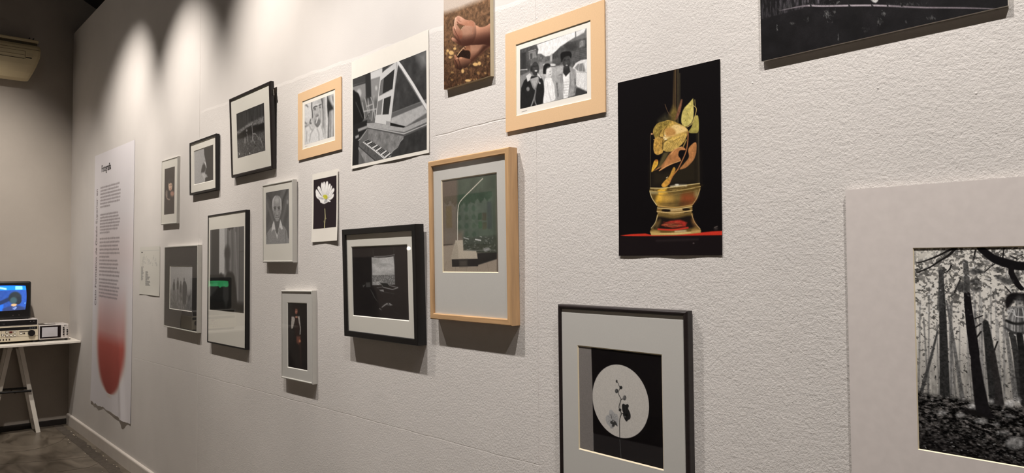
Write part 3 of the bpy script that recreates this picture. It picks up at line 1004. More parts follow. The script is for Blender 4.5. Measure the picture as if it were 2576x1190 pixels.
A.line([(478, 88), (360, 205), (262, 302), (225, 345)], [3.4, 3.4, 2.6], (208, 202, 188)).line([(232, 335), (205, 380), (192, 460), (188, 600), (188, 800)], 2.6, (222, 218, 205))
A.poly([(165, 800), (248, 795), (254, 920), (402, 922), (420, 1010), (112, 1012)], (190, 180, 164), soft=1.2)
A.poly([(165, 800), (112, 1012), (200, 1012), (190, 860)], (172, 162, 147), soft=3)
A.poly([(122, 1020), (420, 1012), (425, 1098), (125, 1105)], (26, 24, 26), soft=1.2).poly([(205, 1030), (300, 1025), (300, 1100), (210, 1102)], (84, 78, 72), soft=6, op=.8)
rr = random.Random(5)
for k in range(40):
    x, y = rr.uniform(250, 625), rr.uniform(760, 930)
    A.line([(x, y), (x + rr.uniform(-25, 25), y + rr.uniform(-12, 12))], rr.uniform(.6, 1.8), 190, op=.6)
A.line([(262, 770), (315, 785)], 2.5, 190).line([(395, 790), (455, 800)], 4, 205).poly([(480, 900), (540, 880), (570, 905), (500, 930)], 180, soft=3, op=.7).line([(262, 918), (630, 912)], 1.4, 170, op=.6)
A.grain(.08).mesh('photograph', M['print'], e)

# ---- orchid
e, A = framed('framed_photograph', 'dark brown frame with grey mat around an orchid stem against a white disc', -1.1935, 1.068, .420, .530, 0, .25, .022,
              round_sec(.013, .022), BRB, (-.1375, .1315, -.115, .155), M['mat_grey'], M['bevel_cream'], .005, (15, 12, 14))
A.crop(1390, 970, 5.408)
q = [A.mm(p) for p in ((543, 130), (1313, 300))]
c_ = (q[0] + q[1]) / 2
r_ = np.hypot(*(q[1] - q[0])) / 2
A.poly([(540, 645), (1600, 868), (1600, 1300), (540, 1300)], (40, 37, 38), soft=1.5)
A.poly([(c_[0] + r_ * math.cos(k * math.pi / 32), c_[1] + r_ * math.sin(k * math.pi / 32)) for k in range(64)], (206, 202, 196), mmpts=True)
A.poly([(330, -580), (526, -530), (543, 0), (557, 890), (330, 880)], (132, 127, 124), soft=.8)
A.line([(555, 640), (557, 890)], .5, 150)
A.line([(872, -55), (890, -35), (905, 5), (918, 30), (893, 95), (912, 145), (931, 190), (910, 260), (905, 305), (926, 350), (936, 388), (915, 455), (912, 560), (913, 650), (914, 735)], [1.2, 1.6, 1.9, 1.9, 1.9], 30)
A.line([(914, 735), (922, 830), (932, 985)], 1.5, 96).line([(931, 190), (968, 178)], 1.6, 36).line([(936, 388), (965, 375)], 2, 30).line([(922, 200), (923, 330), (915, 450)], .8, 80)
A.ell(872, -58, 12, 20, 58).ell(930, 28, 20, 23, 42).ell(871, 74, 21, 30, 60).ell(866, 70, 7, 18, 120, soft=1.5).ell(980, 168, 24, 34, 100).line([(972, 195), (980, 170), (988, 142)], 1.6, 50).ell(972, 160, 6, 18, 150, soft=1.5).ell(918, 332, 18, 19, 44)
A.poly([(945, 265), (965, 247), (992, 262), (1018, 252), (1038, 275), (1028, 312), (1046, 352), (1062, 405), (1055, 452), (1030, 468), (1006, 490), (980, 455), (958, 400), (962, 372), (948, 330)], 34, smooth=True)
A.line([(985, 280), (992, 340), (1000, 380)], 1.2, 70, op=.7).ell(985, 425, 7, 12, 110, soft=1).ell(1005, 400, 14, 16, 14, soft=1).line([(1010, 330), (1040, 400), (1045, 440)], 1, 66, op=.6)
A.poly([(788, 328), (820, 346), (845, 380), (880, 392), (900, 450), (897, 510), (888, 560), (862, 540), (846, 520), (838, 560), (815, 584), (786, 582), (778, 556), (742, 520), (722, 465), (730, 415), (768, 392), (770, 352)], 176, smooth=True)
for k in range(11):
    a = math.radians(-150 + 30 * k)
    A.line([(812 + 22 * math.cos(a), 455 + 26 * math.sin(a)), (812 + 70 * math.cos(a), 455 + 78 * math.sin(a))], .9, 118, op=.75)
A.line([(795, 395), (806, 450)], 1.6, 60).poly([(786, 488), (808, 480), (818, 462), (838, 478), (866, 500), (882, 552), (852, 536), (838, 560), (806, 556), (812, 530), (790, 515)], 62, smooth=True, tex=.4, tscale=2).ell(826, 486, 10, 12, 150, soft=1).ell(810, 570, 16, 8, 150, soft=1)
A.grain(.05, 2).mesh('photograph', M['print'], e)

# ================================================================== mounted boards and loose prints
def mounted(name, label, x, z, w, h, roll, t, op, im, mat_m, bev, base, group=None, stand=0.0, **kw):
    """window mat hung without a frame: board with an opening, print behind it with its own white border"""
    loc, rot = place(x, z, h, roll, 0)
    loc = (loc[0], loc[1] - stand, loc[2])
    e = thing(name, label, 'picture', loc, rot, group)
    u0, u1, v0, v1 = op[0], op[1], op[2] + h / 2, op[3] + h / 2
    mat_board(e, -w / 2, w / 2, 0, h, u0, u1, v0, v1, t, mat_m, bev, .0015, .0022)
    V = []
    for (a, b) in ((-w / 2, 0), (w / 2, 0), (w / 2, h), (-w / 2, h)):
        V += [(a, 0, b), (a, -t, b)]
    obj('mat_edge', V, [(0, 2, 3, 1), (2, 4, 5, 3), (4, 6, 7, 5), (6, 0, 1, 7), (0, 6, 4, 2)], mat_m, e)
    obj('print_paper', [(u0 - .01, -(t - .0023), v0 - .01), (u1 + .01, -(t - .0023), v0 - .01), (u1 + .01, -(t - .0023), v1 + .01), (u0 - .01, -(t - .0023), v1 + .01)], [(0, 1, 2, 3)], M['paper'], e)
    A = Art(mtx(loc, rot), im[0], im[1], im[2] + h / 2, im[3] + h / 2, t - .0022, base, **kw)
    return e, A

# ---- tan mat: man with a cigarette
e, A = mounted('mounted_photograph', 'tan mat board with a blurred black and white man smoking a cigarette', -2.836, 2.058, .390, .298, .58, .0042,
               (-.151, .144, -.104, .107), (-.133, .130, -.087, .091), M['mat_kraft'], M['bevel_cream'], 178, stand=.001)
A.crop(740, 185, 5.177)
A.C *= (.9 + .2 * fbm(A.X / 25, A.Y / 50, 3, 1))[..., None]
A.poly([(133, 400), (230, 365), (235, 560), (140, 690)], 206, soft=10).line([(150, 405), (180, 432)], 6, 96, soft=3).line([(140, 640), (165, 655)], 6, 110, soft=4).line([(138, 690), (200, 672)], 5, 120, soft=4)
for x, wd, g_ in ((372, 18, 96), (392, 22, 150), (420, 20, 210), (446, 20, 62), (470, 26, 128), (494, 16, 170), (512, 12, 70)):
    A.line([(x - 8, 300), (x + 6, 560), (x - 2, 850)], wd * .42, g_, soft=4)
A.poly([(432, 310), (500, 430), (515, 460), (460, 490), (440, 560), (428, 420)], 44, soft=5).line([(470, 300), (512, 400)], 7, 190, soft=4)
A.poly([(140, 720), (200, 665), (250, 640), (300, 700), (345, 640), (390, 745), (405, 870), (145, 935)], 204, soft=4)
for P in ([(200, 680), (225, 730), (265, 700)], [(250, 730), (215, 790), (200, 880)], [(300, 720), (320, 780), (325, 870)], [(350, 680), (375, 750), (385, 820)], [(165, 760), (160, 880)]):
    A.line(P, 4, 120, soft=5, op=.8)
A.poly([(218, 600), (265, 640), (275, 690), (240, 730), (215, 680)], 186, soft=3).line([(214, 600), (205, 640), (222, 650)], 6, 70, soft=3)
A.poly([(228, 430), (240, 372), (300, 345), (352, 325), (365, 400), (362, 480), (350, 580), (335, 660), (302, 690), (268, 650), (245, 580), (234, 500)], 176, soft=3, smooth=True)
A.ell(285, 400, 40, 35, 204, soft=8).line([(228, 380), (226, 440), (236, 500), (240, 570)], 7, 62, soft=3).line([(352, 320), (366, 380), (370, 440)], 6, 66, soft=3)
A.line([(250, 452), (268, 432), (300, 425)], 5, 54, soft=2).line([(322, 415), (352, 402)], 5, 66, soft=2).ell(270, 460, 14, 12, 84, soft=3).ell(336, 440, 12, 12, 96, soft=3)
A.line([(306, 455), (312, 510)], 5, 150, soft=3).ell(298, 538, 14, 14, 128, soft=5).line([(286, 560), (316, 545)], 4, 92, soft=3).poly([(262, 630), (280, 600), (330, 590), (345, 620), (330, 665), (302, 692), (275, 668)], 116, soft=6, smooth=True).line([(270, 655), (302, 690), (332, 655)], 3.5, 84, soft=3)
A.line([(305, 578), (296, 615), (285, 648)], [4.5, 6.5, 4], 248, soft=1)
A.line([(262, 600), (275, 560), (262, 520)], 3, 120, soft=3).line([(330, 470), (345, 530), (338, 580)], 3, 130, soft=4).line([(245, 480), (262, 475), (285, 478)], 2, 110, soft=2).line([(260, 400), (300, 388), (340, 372)], 2, 150, soft=2).line([(258, 385), (330, 358)], 2, 150, soft=2)
A.C *= (.92 + .16 * fbm(A.X / 7, A.Y / 12, 3, 33))[..., None]
A.blur(2).grain(.08, 1.0).mesh('photograph', M['print'], e)
obj('pencil_note', [(-.128, -.0021, .0525), (-.106, -.0021, .0532), (-.106, -.0021, .0545), (-.128, -.0021, .0538)], [(0, 1, 2, 3)], mat('pencil', (150, 146, 140), .8, var=.1), e)

# ---- tan mat: three young people in a street
e, A = mounted('mounted_photograph', 'tan mat board with black and white photograph of three young people in a street', -1.435, 1.990, .393, .298, -.14, .0042,
               (-.1485, .1465, -.1055, .1055), (-.1335, .132, -.0885, .0895), M['mat_kraft'], M['bevel_cream'], 122, stand=.0015)
A.crop(1300, 60, 4.96)
A.C *= (.85 + .3 * fbm(A.X / 20, A.Y / 20, 3, 6))[..., None]
A.poly([(230, 262), (740, 80), (738, 160), (640, 220), (560, 290), (505, 330), (430, 400), (350, 412), (300, 376), (262, 378), (268, 320)], 228, soft=2)
A.poly([(738, 95), (870, 45), (838, 110), (740, 165)], 222, soft=2)
A.poly([(40, 330), (250, 262), (268, 320), (256, 372), (262, 440), (185, 450), (150, 610), (40, 650)], 74, soft=1.5, tex=.3)
A.poly([(52, 372), (112, 352), (118, 565), (52, 575)], 46, soft=2)
for k in range(4):
    A.line([(60 + 15 * k, 375), (60 + 15 * k, 570)], .7, 84)
A.poly([(150, 355), (235, 335), (250, 420), (180, 450), (155, 440)], 132, soft=2).poly([(165, 372), (195, 365), (195, 440), (168, 445)], 74, soft=1.5).line([(150, 345), (240, 320)], 2, 170).line([(48, 575), (130, 568)], 2.6, 176)
A.poly([(255, 380), (305, 375), (360, 410), (420, 398), (415, 460), (330, 480), (270, 470)], 96, soft=2, tex=.4).poly([(415, 390), (450, 370), (450, 470), (415, 470)], 170, soft=2)
A.poly([(40, 650), (150, 600), (170, 690), (60, 760), (40, 800)], 128, soft=3)
A.poly([(270, 580), (340, 550), (430, 520), (600, 525), (620, 700), (560, 960), (330, 1000)], 166, soft=3, tex=.12)
A.poly([(445, 380), (500, 330), (540, 285), (640, 225), (700, 215), (760, 170), (885, 135), (885, 470), (780, 500), (700, 545), (600, 500), (500, 525), (440, 500)], 76, soft=2, tex=.35)
A.poly([(640, 225), (740, 165), (885, 130), (885, 170), (700, 215)], 110, soft=2).line([(733, 90), (736, 170)], 3, 96).ell(670, 290, 70, 50, 58, soft=5).poly([(780, 215), (850, 200), (850, 280), (782, 292)], 128, soft=2, tex=.3)
for k in range(6):
    A.line([(690, 350 + 22 * k), (880, 305 + 24 * k)], 1.2, 118, op=.5, soft=1.5)
A.ell(450, 512, 34, 16, 214, soft=2).line([(420, 535), (480, 530)], 2, 70).line([(330, 512), (345, 505)], 4, 190)
# white car
A.poly([(698, 548), (735, 490), (800, 452), (885, 438), (885, 850), (770, 800), (735, 760)], 216, soft=1.2).poly([(722, 550), (758, 502), (835, 488), (858, 600), (770, 592)], 128, soft=1.5).line([(782, 496), (768, 592)], 1.4, 218).line([(832, 488), (820, 600)], 1.4, 210).line([(735, 600), (882, 610)], 1, 150)
A.poly([(745, 800), (770, 795), (885, 850), (885, 875), (700, 910)], 56, soft=3)
# left figure
A.poly([(40, 1080), (55, 800), (90, 710), (150, 655), (300, 650), (332, 715), (348, 850), (335, 930), (325, 990), (240, 1030)], 32, soft=1.5, tex=.15)
A.poly([(165, 690), (270, 655), (278, 720), (226, 810), (195, 760)], 158, soft=1.2).line([(170, 690), (205, 790), (235, 830), (215, 930), (175, 1040)], 5, 136, soft=1.2).line([(275, 680), (240, 800), (225, 950), (248, 1020)], 4, 120, soft=1.2)
A.ell(232, 560, 46, 92, 50, soft=2).ell(182, 560, 16, 40, 40, soft=3).poly([(178, 505), (185, 450), (225, 420), (265, 440), (282, 500), (235, 470), (195, 490)], 92, soft=1.5, smooth=True)
A.ell(240, 586, 17, 11, 206, soft=1).line([(205, 530), (225, 532)], 2, 22).line([(240, 526), (262, 524)], 2, 22).ell(222, 560, 10, 12, 70, soft=3)
A.poly([(118, 650), (165, 612), (185, 640), (158, 710), (132, 722)], 206, soft=1.2).poly([(258, 608), (310, 672), (300, 684), (256, 640)], 206, soft=1.2).ell(140, 813, 20, 27, 132, soft=1.5).ell(286, 738, 10, 15, 190, soft=1, rot=-30)
# middle figure
A.poly([(350, 690), (425, 672), (448, 720), (470, 790), (480, 930), (440, 965), (335, 995), (342, 850)], 228, soft=1.2, smooth=True).line([(385, 720), (395, 850), (430, 960)], 1.4, 180).line([(440, 740), (455, 900)], 1.4, 188)
A.poly([(358, 585), (425, 540), (436, 590), (430, 650), (395, 675), (356, 650)], 206, soft=1.5, smooth=True).poly([(328, 620), (330, 550), (350, 505), (395, 494), (420, 520), (405, 548), (372, 565), (362, 640), (345, 625)], 28, soft=1.5, smooth=True).ell(356, 645, 13, 20, 190, soft=1.2).line([(405, 600), (420, 596)], 1.6, 84).line([(410, 632), (426, 630)], 1.6, 110)
# right figure
A.poly([(498, 650), (560, 600), (655, 535), (735, 572), (745, 690), (735, 800), (728, 890), (510, 950), (480, 900), (478, 780)], 152, soft=1.5, tex=.1)
A.poly([(578, 610), (612, 660), (662, 585), (655, 740), (638, 925), (582, 938), (575, 740)], 228, soft=1.2)
for k in range(6):
    A.line([(580, 730 + 34 * k), (650, 722 + 34 * k)], 2.2, 190, soft=1.2)
A.poly([(582, 540), (655, 530), (668, 598), (612, 655), (578, 612)], 42, soft=1.5).ell(620, 475, 48, 78, 52, soft=2).poly([(546, 385), (575, 350), (660, 343), (684, 385), (674, 430), (650, 402), (590, 420), (562, 480), (550, 440)], 24, soft=1.5, smooth=True)
A.ell(622, 517, 13, 9, 190, soft=1).line([(592, 452), (612, 450)], 2, 20).line([(632, 448), (652, 446)], 2, 20).ell(618, 488, 9, 10, 84, soft=2)
A.line([(500, 740), (510, 830), (515, 900)], 4, 100, soft=2, tex=.6).line([(725, 690), (730, 780), (715, 880)], 5, 108, soft=2, tex=.6).line([(560, 640), (575, 720), (590, 860)], 1.3, 96).line([(662, 620), (668, 740), (655, 860)], 1.3, 96).line([(525, 640), (560, 630)], 1.6, 90)
for cx, cy, g in ((214, 560, 84), (250, 552, 78), (606, 490, 88), (640, 478, 82), (610, 548, 66)):
    A.ell(cx, cy, 12, 22, g, soft=5, op=.6)
A.ell(225, 505, 26, 14, 74, soft=4, op=.6).ell(622, 432, 26, 14, 80, soft=4, op=.6).ell(395, 590, 20, 40, 224, soft=6, op=.7)
for k_ in range(70):
    q_ = random.Random(300 + k_)
    A.line([(q_.uniform(60, 330), q_.uniform(720, 1020)), (q_.uniform(60, 330), q_.uniform(720, 1020))], .8, 50, op=.12, smooth=False)
A.C *= (.9 + .2 * fbm(A.X / 5, A.Y / 9, 3, 31))[..., None]
A.blur(1)
A.line([(44, 330), (878, 40)], .8, 40, smooth=False).line([(44, 1072), (880, 862)], .8, 40, smooth=False).line([(44, 330), (44, 1072)], .8, 50, smooth=False).line([(878, 40), (880, 862)], .8, 50, smooth=False)
A.grain(.12, .9).mesh('photograph', M['print'], e)
obj('pencil_note', [(-.128, -.0021, .0505), (-.104, -.0021, .0512), (-.104, -.0021, .0525), (-.128, -.0021, .0518)], [(0, 1, 2, 3)], mat('pencil_grey', (158, 152, 146), .8, var=.1), e)

# ---- forest mat (runs out of view to the right)
FX, FZ, FW, FH = (-.6205 + .18) / 2, (.966 + 1.5865) / 2, .8005, .6205
e, A = mounted('mounted_photograph', 'large pale mat board with black and white photograph of a forest and a hanging doll', FX, FZ, FW, FH, 0, .0048,
               (-.4985 - FX, .055 - FX, 1.104 - FZ, 1.469 - FZ), (-.503 - FX, .060 - FX, 1.1 - FZ, 1.473 - FZ), M['mat_forest'], M['bevel_cream'], 232, stand=.004, fx=1.0, fy=1.0, cap=560, focus=(.36, .76))
A.crop(2280, 600, 3.966)
lum = np.full(A.X.shape, 226.0)
yy = A.Y / A.h
leaf = fbm(A.X / 3.6, A.Y / 3.4, 3, 11)
den = np.interp(yy, [0, .12, .3, .45, .6, 1], [.53, .53, .44, .34, .32, .32]) + .10 * (fbm(A.X / 40, A.Y / 30, 3, 12) - .5) * 2
k = np.clip((den - leaf) * 14 + .5, 0, 1)
shade = 60 + 120 * fbm(A.X / 9, A.Y / 9, 2, 13)
lum = lum * (1 - k) + shade * k
low = np.clip((yy - .42) * 5, 0, 1)
lum = lum * (1 - low * .38 * fbm(A.X / 3, A.Y / 14, 4, 14)) - low * 18
A.C = lum[..., None] * np.array([1.0, .985, .955])
DK = (30, 28, 28)
A.poly([(100, 120), (290, 120), (240, 200), (120, 235)], (228, 224, 214), soft=5, op=.8)
for P, wd in (([(100, 245), (180, 225), (300, 180), (400, 130), (470, 100)], [2, 3, 4]), ([(110, 340), (230, 290), (330, 225), (420, 170), (490, 100)], [2, 3, 5]), ([(365, 350), (420, 320), (450, 270)], [1.5, 2.5]), ([(780, 335), (830, 290), (880, 255)], [1.5, 2]), ([(1040, 175), (1105, 205)], 2.0), ([(480, 540), (520, 450), (540, 400)], 1.8), ([(690, 120), (670, 210)], 2.5), ([(960, 200), (975, 100)], 2)):
    A.line(P, wd, DK)
# thin pale trunks far behind
rr = random.Random(8)
for k_ in range(46):
    x = rr.uniform(100, 2300)
    lean = rr.uniform(-30, 60)
    A.line([(x, rr.uniform(450, 900)), (x + lean * .5, 1250), (x + lean, rr.uniform(1540, 1640))], rr.uniform(1.2, 3.4), rr.choice((96, 120, 140)), soft=1, op=.7, tex=.4)
def trunk(x0, y0, x1, y1, w0, w1, g, op=1):
    A.line([(x0, y0), (x0 * .6 + x1 * .4 + 4, y0 * .6 + y1 * .4), (x1, y1)], [w0, (w0 + w1) / 2, w1], g, op=op, tex=.5, tscale=2.5, soft=.9)
trunk(345, 330, 385, 1590, 7, 17, 46)
trunk(350, 330, 330, 700, 6, 9, 70, .8)
trunk(590, 240, 610, 620, 8, 10, 70, .85)
trunk(400, 620, 560, 1600, 2.5, 7, 96, .9)
trunk(310, 930, 150, 1530, 2.5, 6, 70)
trunk(790, 840, 900, 1650, 9, 21, 44)
trunk(1060, 960, 1160, 1600, 7, 13, 56)
trunk(1130, 930, 1190, 1640, 7, 15, 36)
trunk(960, 700, 1090, 1600, 3, 8, 100, .8)
for x in (1330, 1480, 1620, 1800, 1960, 2120):
    trunk(x, 300, x + 90, 1650 + (x - 1300) * .06, 8, 18, 50)
# ground
A.crop(2280, 880, 3.838)
A.poly([(60, 390), (250, 440), (450, 460), (650, 500), (850, 540), (1136, 560), (2400, 760), (2400, 1500), (60, 1200)], lambda X, Y: (44 + 150 * np.clip(fbm(X / 5, Y / 2.6, 4, 21) - .5, -.4, 1) * 2 + 0 * X)[..., None] * np.array([1, .97, .95]), soft=5)
A.poly([(60, 760), (400, 840), (700, 950), (1136, 1080), (1136, 1300), (60, 1100)], (20, 18, 19), soft=30, op=.72)
for k_ in range(420):
    x, y = rr.uniform(100, 1250), rr.uniform(430, 1120)
    A.line([(x, y), (x + rr.uniform(4, 26), y + rr.uniform(-4, 12))], rr.uniform(.5, 1.5), rr.choice((70, 110, 150, 190, 20, 25)), op=rr.uniform(.3, .9), smooth=False)
for cx, cy, rx, ry, g in ((345, 610, 45, 14, 190), (520, 628, 40, 16, 205), (720, 690, 60, 20, 180), (635, 545, 36, 32, 214), (1000, 518, 48, 30, 220), (820, 500, 20, 18, 214), (1085, 490, 16, 30, 205), (1050, 900, 90, 60, 150), (870, 720, 30, 14, 180), (940, 800, 60, 14, 150), (1000, 640, 40, 12, 130)):
    A.ell(cx, cy, rx, ry, g, soft=3, tex=.5, tscale=4, op=.85)
# the big trunk
A.crop(2280, 600, 3.966)
A.line([(606, 560), (622, 720), (645, 900), (668, 1050), (680, 1150)], [10, 12, 14, 15, 15.5], (24, 22, 24), tex=.4, tscale=3)
A.crop(2280, 880, 3.838)
A.poly([(618, -20), (690, -20), (715, 120), (745, 300), (775, 440), (800, 560), (830, 630), (870, 665), (780, 660), (680, 620), (655, 480), (640, 330), (624, 170)], (24, 22, 24), tex=.35, tscale=4, soft=1)
A.poly([(790, 0), (855, 0), (885, 180), (915, 330), (945, 530), (850, 520), (855, 400), (830, 240)], (46, 44, 44), tex=.4, tscale=4, soft=1)
A.poly([(530, 590), (640, 570), (700, 600), (820, 660), (700, 650), (560, 610)], (22, 20, 20), soft=3)
A.crop(2280, 600, 3.966)
A.line([(700, 990), (745, 930)], 2.5, DK).line([(685, 890), (745, 850)], 2.2, DK).line([(880, 1110), (910, 1030)], 2.2, DK).line([(685, 800), (760, 770)], 2, DK)
for k_ in range(190):
    x, y = rr.uniform(100, 1250), rr.uniform(100, 760)
    A.ell(x, y, rr.uniform(5, 20), rr.uniform(3, 8), rr.choice((50, 80, 110, 235, 235)), rot=rr.uniform(-60, 60), soft=.9, op=rr.uniform(.5, .9))
# bough and leaves
A.line([(735, 95), (790, 140), (880, 205), (980, 240), (1080, 268), (1180, 275), (1320, 262), (1600, 200)], [10, 13, 15, 14, 10], (18, 17, 19), soft=1)
A.line([(1050, 290), (1048, 340), (1080, 410), (1120, 470), (1150, 500)], [8, 9, 7], (22, 20, 22)).line([(990, 300), (1020, 420), (1050, 550)], 1.2, 190).line([(1040, 540), (985, 480)], 1.6, DK)
for cx, cy, rx, ry, ro in ((735, 277, 32, 12, -20), (800, 232, 30, 9, 15), (690, 330, 62, 28, 5), (750, 330, 40, 14, 20), (920, 312, 45, 20, -5), (560, 480, 60, 55, 0), (690, 440, 70, 25, 10), (950, 400, 60, 25, 15), (1010, 430, 60, 30, 0), (1110, 350, 26, 18, 30), (700, 500, 40, 20, 0), (350, 320, 40, 20, 0)):
    A.ell(cx, cy, rx, ry, 62, rot=ro, soft=2.5, tex=.6, tscale=3, op=.85)
# hanging doll seen half out of view: dark curls, striped flounced dress, legs
for cx, cy, rx, ry in ((1030, 610, 42, 50), (1010, 660, 26, 40), (1100, 580, 60, 42), (1170, 585, 50, 42), (1205, 640, 34, 60), (1060, 570, 40, 28)):
    A.ell(cx, cy, rx, ry, (24, 22, 23), soft=2, tex=.5, tscale=3)
A.ell(1132, 622, 30, 38, 96, soft=5).ell(1120, 632, 12, 14, 130, soft=4).ell(1122, 612, 7, 5, 40, soft=1.5).ell(1148, 610, 7, 5, 40, soft=1.5).ell(1134, 648, 9, 4, 54, soft=1.5)
A.poly([(1020, 690), (1080, 676), (1200, 676), (1232, 740), (1200, 790), (1050, 790), (1012, 740)], 128, soft=1.5, tex=.5, tscale=3)
A.poly([(1015, 770), (1060, 720), (1220, 730), (1250, 830), (1262, 910), (1200, 962), (1100, 955), (1040, 930), (992, 890), (1005, 830)], 140, soft=1.5, tex=.4, tscale=3)
for k_ in range(26):
    x_ = 1015 + 10 * k_
    A.line([(x_ * .6 + 1130 * .4, 700), (x_, 800), (x_ + (x_ - 1130) * .12, 930)], rr.uniform(.6, 1.8), rr.choice((46, 70, 100, 190, 205)), op=.6)
A.line([(1000, 820), (1060, 845), (1130, 850), (1240, 832)], 4.5, 38, soft=1.2, tex=.4).line([(1010, 722), (1070, 712), (1085, 770), (1160, 784), (1225, 770)], 1.6, 210).line([(992, 892), (1050, 930), (1130, 945), (1250, 925)], 3.5, 60, soft=1.2, tex=.5).line([(1040, 940), (1100, 968), (1200, 965)], 2, 200, tex=.4)
A.line([(1045, 950), (1060, 1000), (1075, 1080)], 7, 60, tex=.4).line([(1130, 965), (1142, 1060), (1150, 1100)], 9, 34, tex=.4).line([(1000, 740), (1030, 728), (1060, 735)], 2, 190)
A.grain(.05).mesh('photograph', M['print_gloss'], e)

# ---- boards without frames
def board(name, label, x0, x1, z0, z1, t, edge, base, stand=0.0, **kw):
    w_, h_ = x1 - x0, z1 - z0
    loc = ((x0 + x1) / 2, -.0004 - stand, z0)
    e = thing(name, label, 'picture', loc)
    box('mounting_board', -w_ / 2, w_ / 2, -t + .0003, 0, 0, h_, edge, e)
    if stand:
        box('rear_batten', -w_ / 2 + .03, w_ / 2 - .03, 0, stand, h_ * .35, h_ * .55, M['backing'], e)
    A = Art(mtx(loc, (0, 0, 0)), -w_ / 2, w_ / 2, 0, h_, t, base, **kw)
    return e, A

e, A = board('mounted_photograph', 'tall board with a colour photograph of two hands scooping soil', -1.931, -1.692, 2.024, 2.384, .014, M['canvas_edge'], (120, 92, 68), cap=460)
A.crop(1090, 0, 4.7625)
n1 = fbm(A.X / 9, A.Y / 9, 4, 3)
n2 = fbm(A.X / 4, A.Y / 4, 3, 7)
t_ = np.clip((A.Y / A.h - .30) / .7, 0, 1)
base_ = (1 - t_)[..., None] * np.array((142, 108, 80)) + t_[..., None] * np.array((78, 54, 38))
A.C = base_ * (.45 + .75 * n1 + .35 * t_ * (n2 - .4) * 2.2)[..., None]
A.poly([(60, 165), (150, 150), (300, 105), (450, 45), (560, 5), (760, -90), (760, -900), (60, -900)], (196, 182, 170), soft=10)
rr = random.Random(4)
for k_ in range(150):
    x, y = rr.uniform(110, 690), rr.uniform(480, 1080)
    A.ell(x, y, rr.uniform(5, 20), rr.uniform(5, 16), rr.choice(((150, 112, 72), (118, 84, 54), (60, 40, 28), (50, 33, 24), (172, 136, 88))), rot=rr.uniform(0, 90), soft=2, op=rr.uniform(.3, .8))
for cx, cy, rx, ry in ((172, 608, 16, 18), (215, 632, 30, 26), (202, 686, 19, 16), (257, 582, 18, 16), (505, 770, 32, 20), (552, 760, 20, 22), (352, 852, 16, 26), (415, 965, 34, 16)):
    A.ell(cx, cy, rx, ry, (206, 168, 112), soft=2)
# lower hand, palm up, holding soil
A.poly([(340, 588), (395, 550), (480, 532), (560, 536), (645, 520), (700, 498), (700, 545), (640, 590), (585, 640), (520, 692), (462, 742), (430, 760), (400, 700), (360, 640)], A.vg(530, (206, 160, 132), 720, (84, 50, 37), 480), soft=1.2, smooth=True)
A.poly([(600, 545), (700, 500), (700, 545), (640, 590), (585, 640), (520, 692), (462, 742), (450, 720), (530, 640)], (62, 38, 28), soft=7)
A.poly([(300, 690), (345, 600), (395, 552), (440, 540), (450, 600), (446, 700), (380, 720)], (150, 104, 78), soft=3)
A.poly([(284, 682), (318, 622), (350, 600), (378, 602), (430, 608), (446, 650), (436, 706), (392, 704), (350, 690), (305, 694)], (38, 24, 17), soft=2, smooth=True, tex=.5, tscale=2.5)
A.line([(290, 662), (330, 608), (384, 556)], 2.6, (230, 192, 146), soft=1.2).line([(352, 590), (372, 604)], 3, (50, 32, 22), soft=1).line([(372, 566), (386, 582)], 2.4, (60, 40, 28), soft=1)
for P, c0 in (([(252, 668), (268, 660), (285, 680), (300, 720), (280, 735), (258, 715)], (150, 104, 80)), ([(250, 728), (262, 716), (290, 740), (320, 790), (300, 830), (272, 815), (256, 770)], (122, 80, 60)), ([(272, 702), (290, 690), (315, 712), (350, 770), (345, 820), (310, 835), (290, 780)], (146, 100, 76)), ([(308, 694), (335, 684), (390, 700), (432, 708), (448, 735), (415, 790), (372, 815), (335, 780), (315, 725)], (176, 126, 98))):
    A.poly(P, A.vg(690, c0, 835, (44, 26, 20)), soft=1.6, smooth=True)
A.line([(290, 700), (312, 740), (322, 800)], 2.2, (48, 28, 21), soft=1.5).line([(262, 722), (285, 770), (295, 820)], 2.2, (44, 26, 20), soft=1.5).ell(285, 700, 10, 8, (206, 158, 130), soft=2).ell(330, 694, 14, 7, (204, 154, 124), soft=2.5).ell(262, 670, 8, 7, (190, 140, 112), soft=2)
# upper hand: forearm, back of the hand, curled fingers, thumb resting on the index finger
A.poly([(470, 330), (505, 300), (560, 325), (625, 316), (700, 288), (700, 530), (600, 530), (520, 536), (430, 530), (420, 420)], A.vg(310, (206, 152, 124), 520, (58, 32, 24), 560), soft=1.4, smooth=True)
A.poly([(300, 400), (340, 345), (385, 300), (440, 246), (488, 263), (508, 302), (512, 420), (460, 530), (362, 549), (312, 522), (290, 470)], A.vg(250, (212, 166, 140), 535, (66, 38, 29), 400), soft=1.5, smooth=True)
A.poly([(218, 468), (222, 452), (238, 449), (262, 466), (300, 502), (345, 536), (330, 542), (272, 512), (228, 488)], A.vg(450, (196, 146, 120), 530, (78, 46, 35), 250), soft=1.2, smooth=True)
A.poly([(230, 335), (240, 312), (252, 330), (272, 392), (308, 462), (340, 525), (318, 528), (270, 470), (240, 400)], A.vg(320, (188, 138, 114), 520, (78, 46, 35), 260), soft=1.2, smooth=True)
A.poly([(250, 300), (254, 255), (264, 214), (278, 204), (282, 262), (300, 312), (332, 352), (352, 410), (338, 470), (300, 452), (264, 395), (246, 340)], A.vg(210, (218, 176, 150), 460, (128, 80, 62), 280), soft=1.2, smooth=True)
A.poly([(282, 288), (320, 298), (368, 312), (340, 352), (322, 350), (300, 320)], (106, 80, 58), soft=1.3, smooth=True)
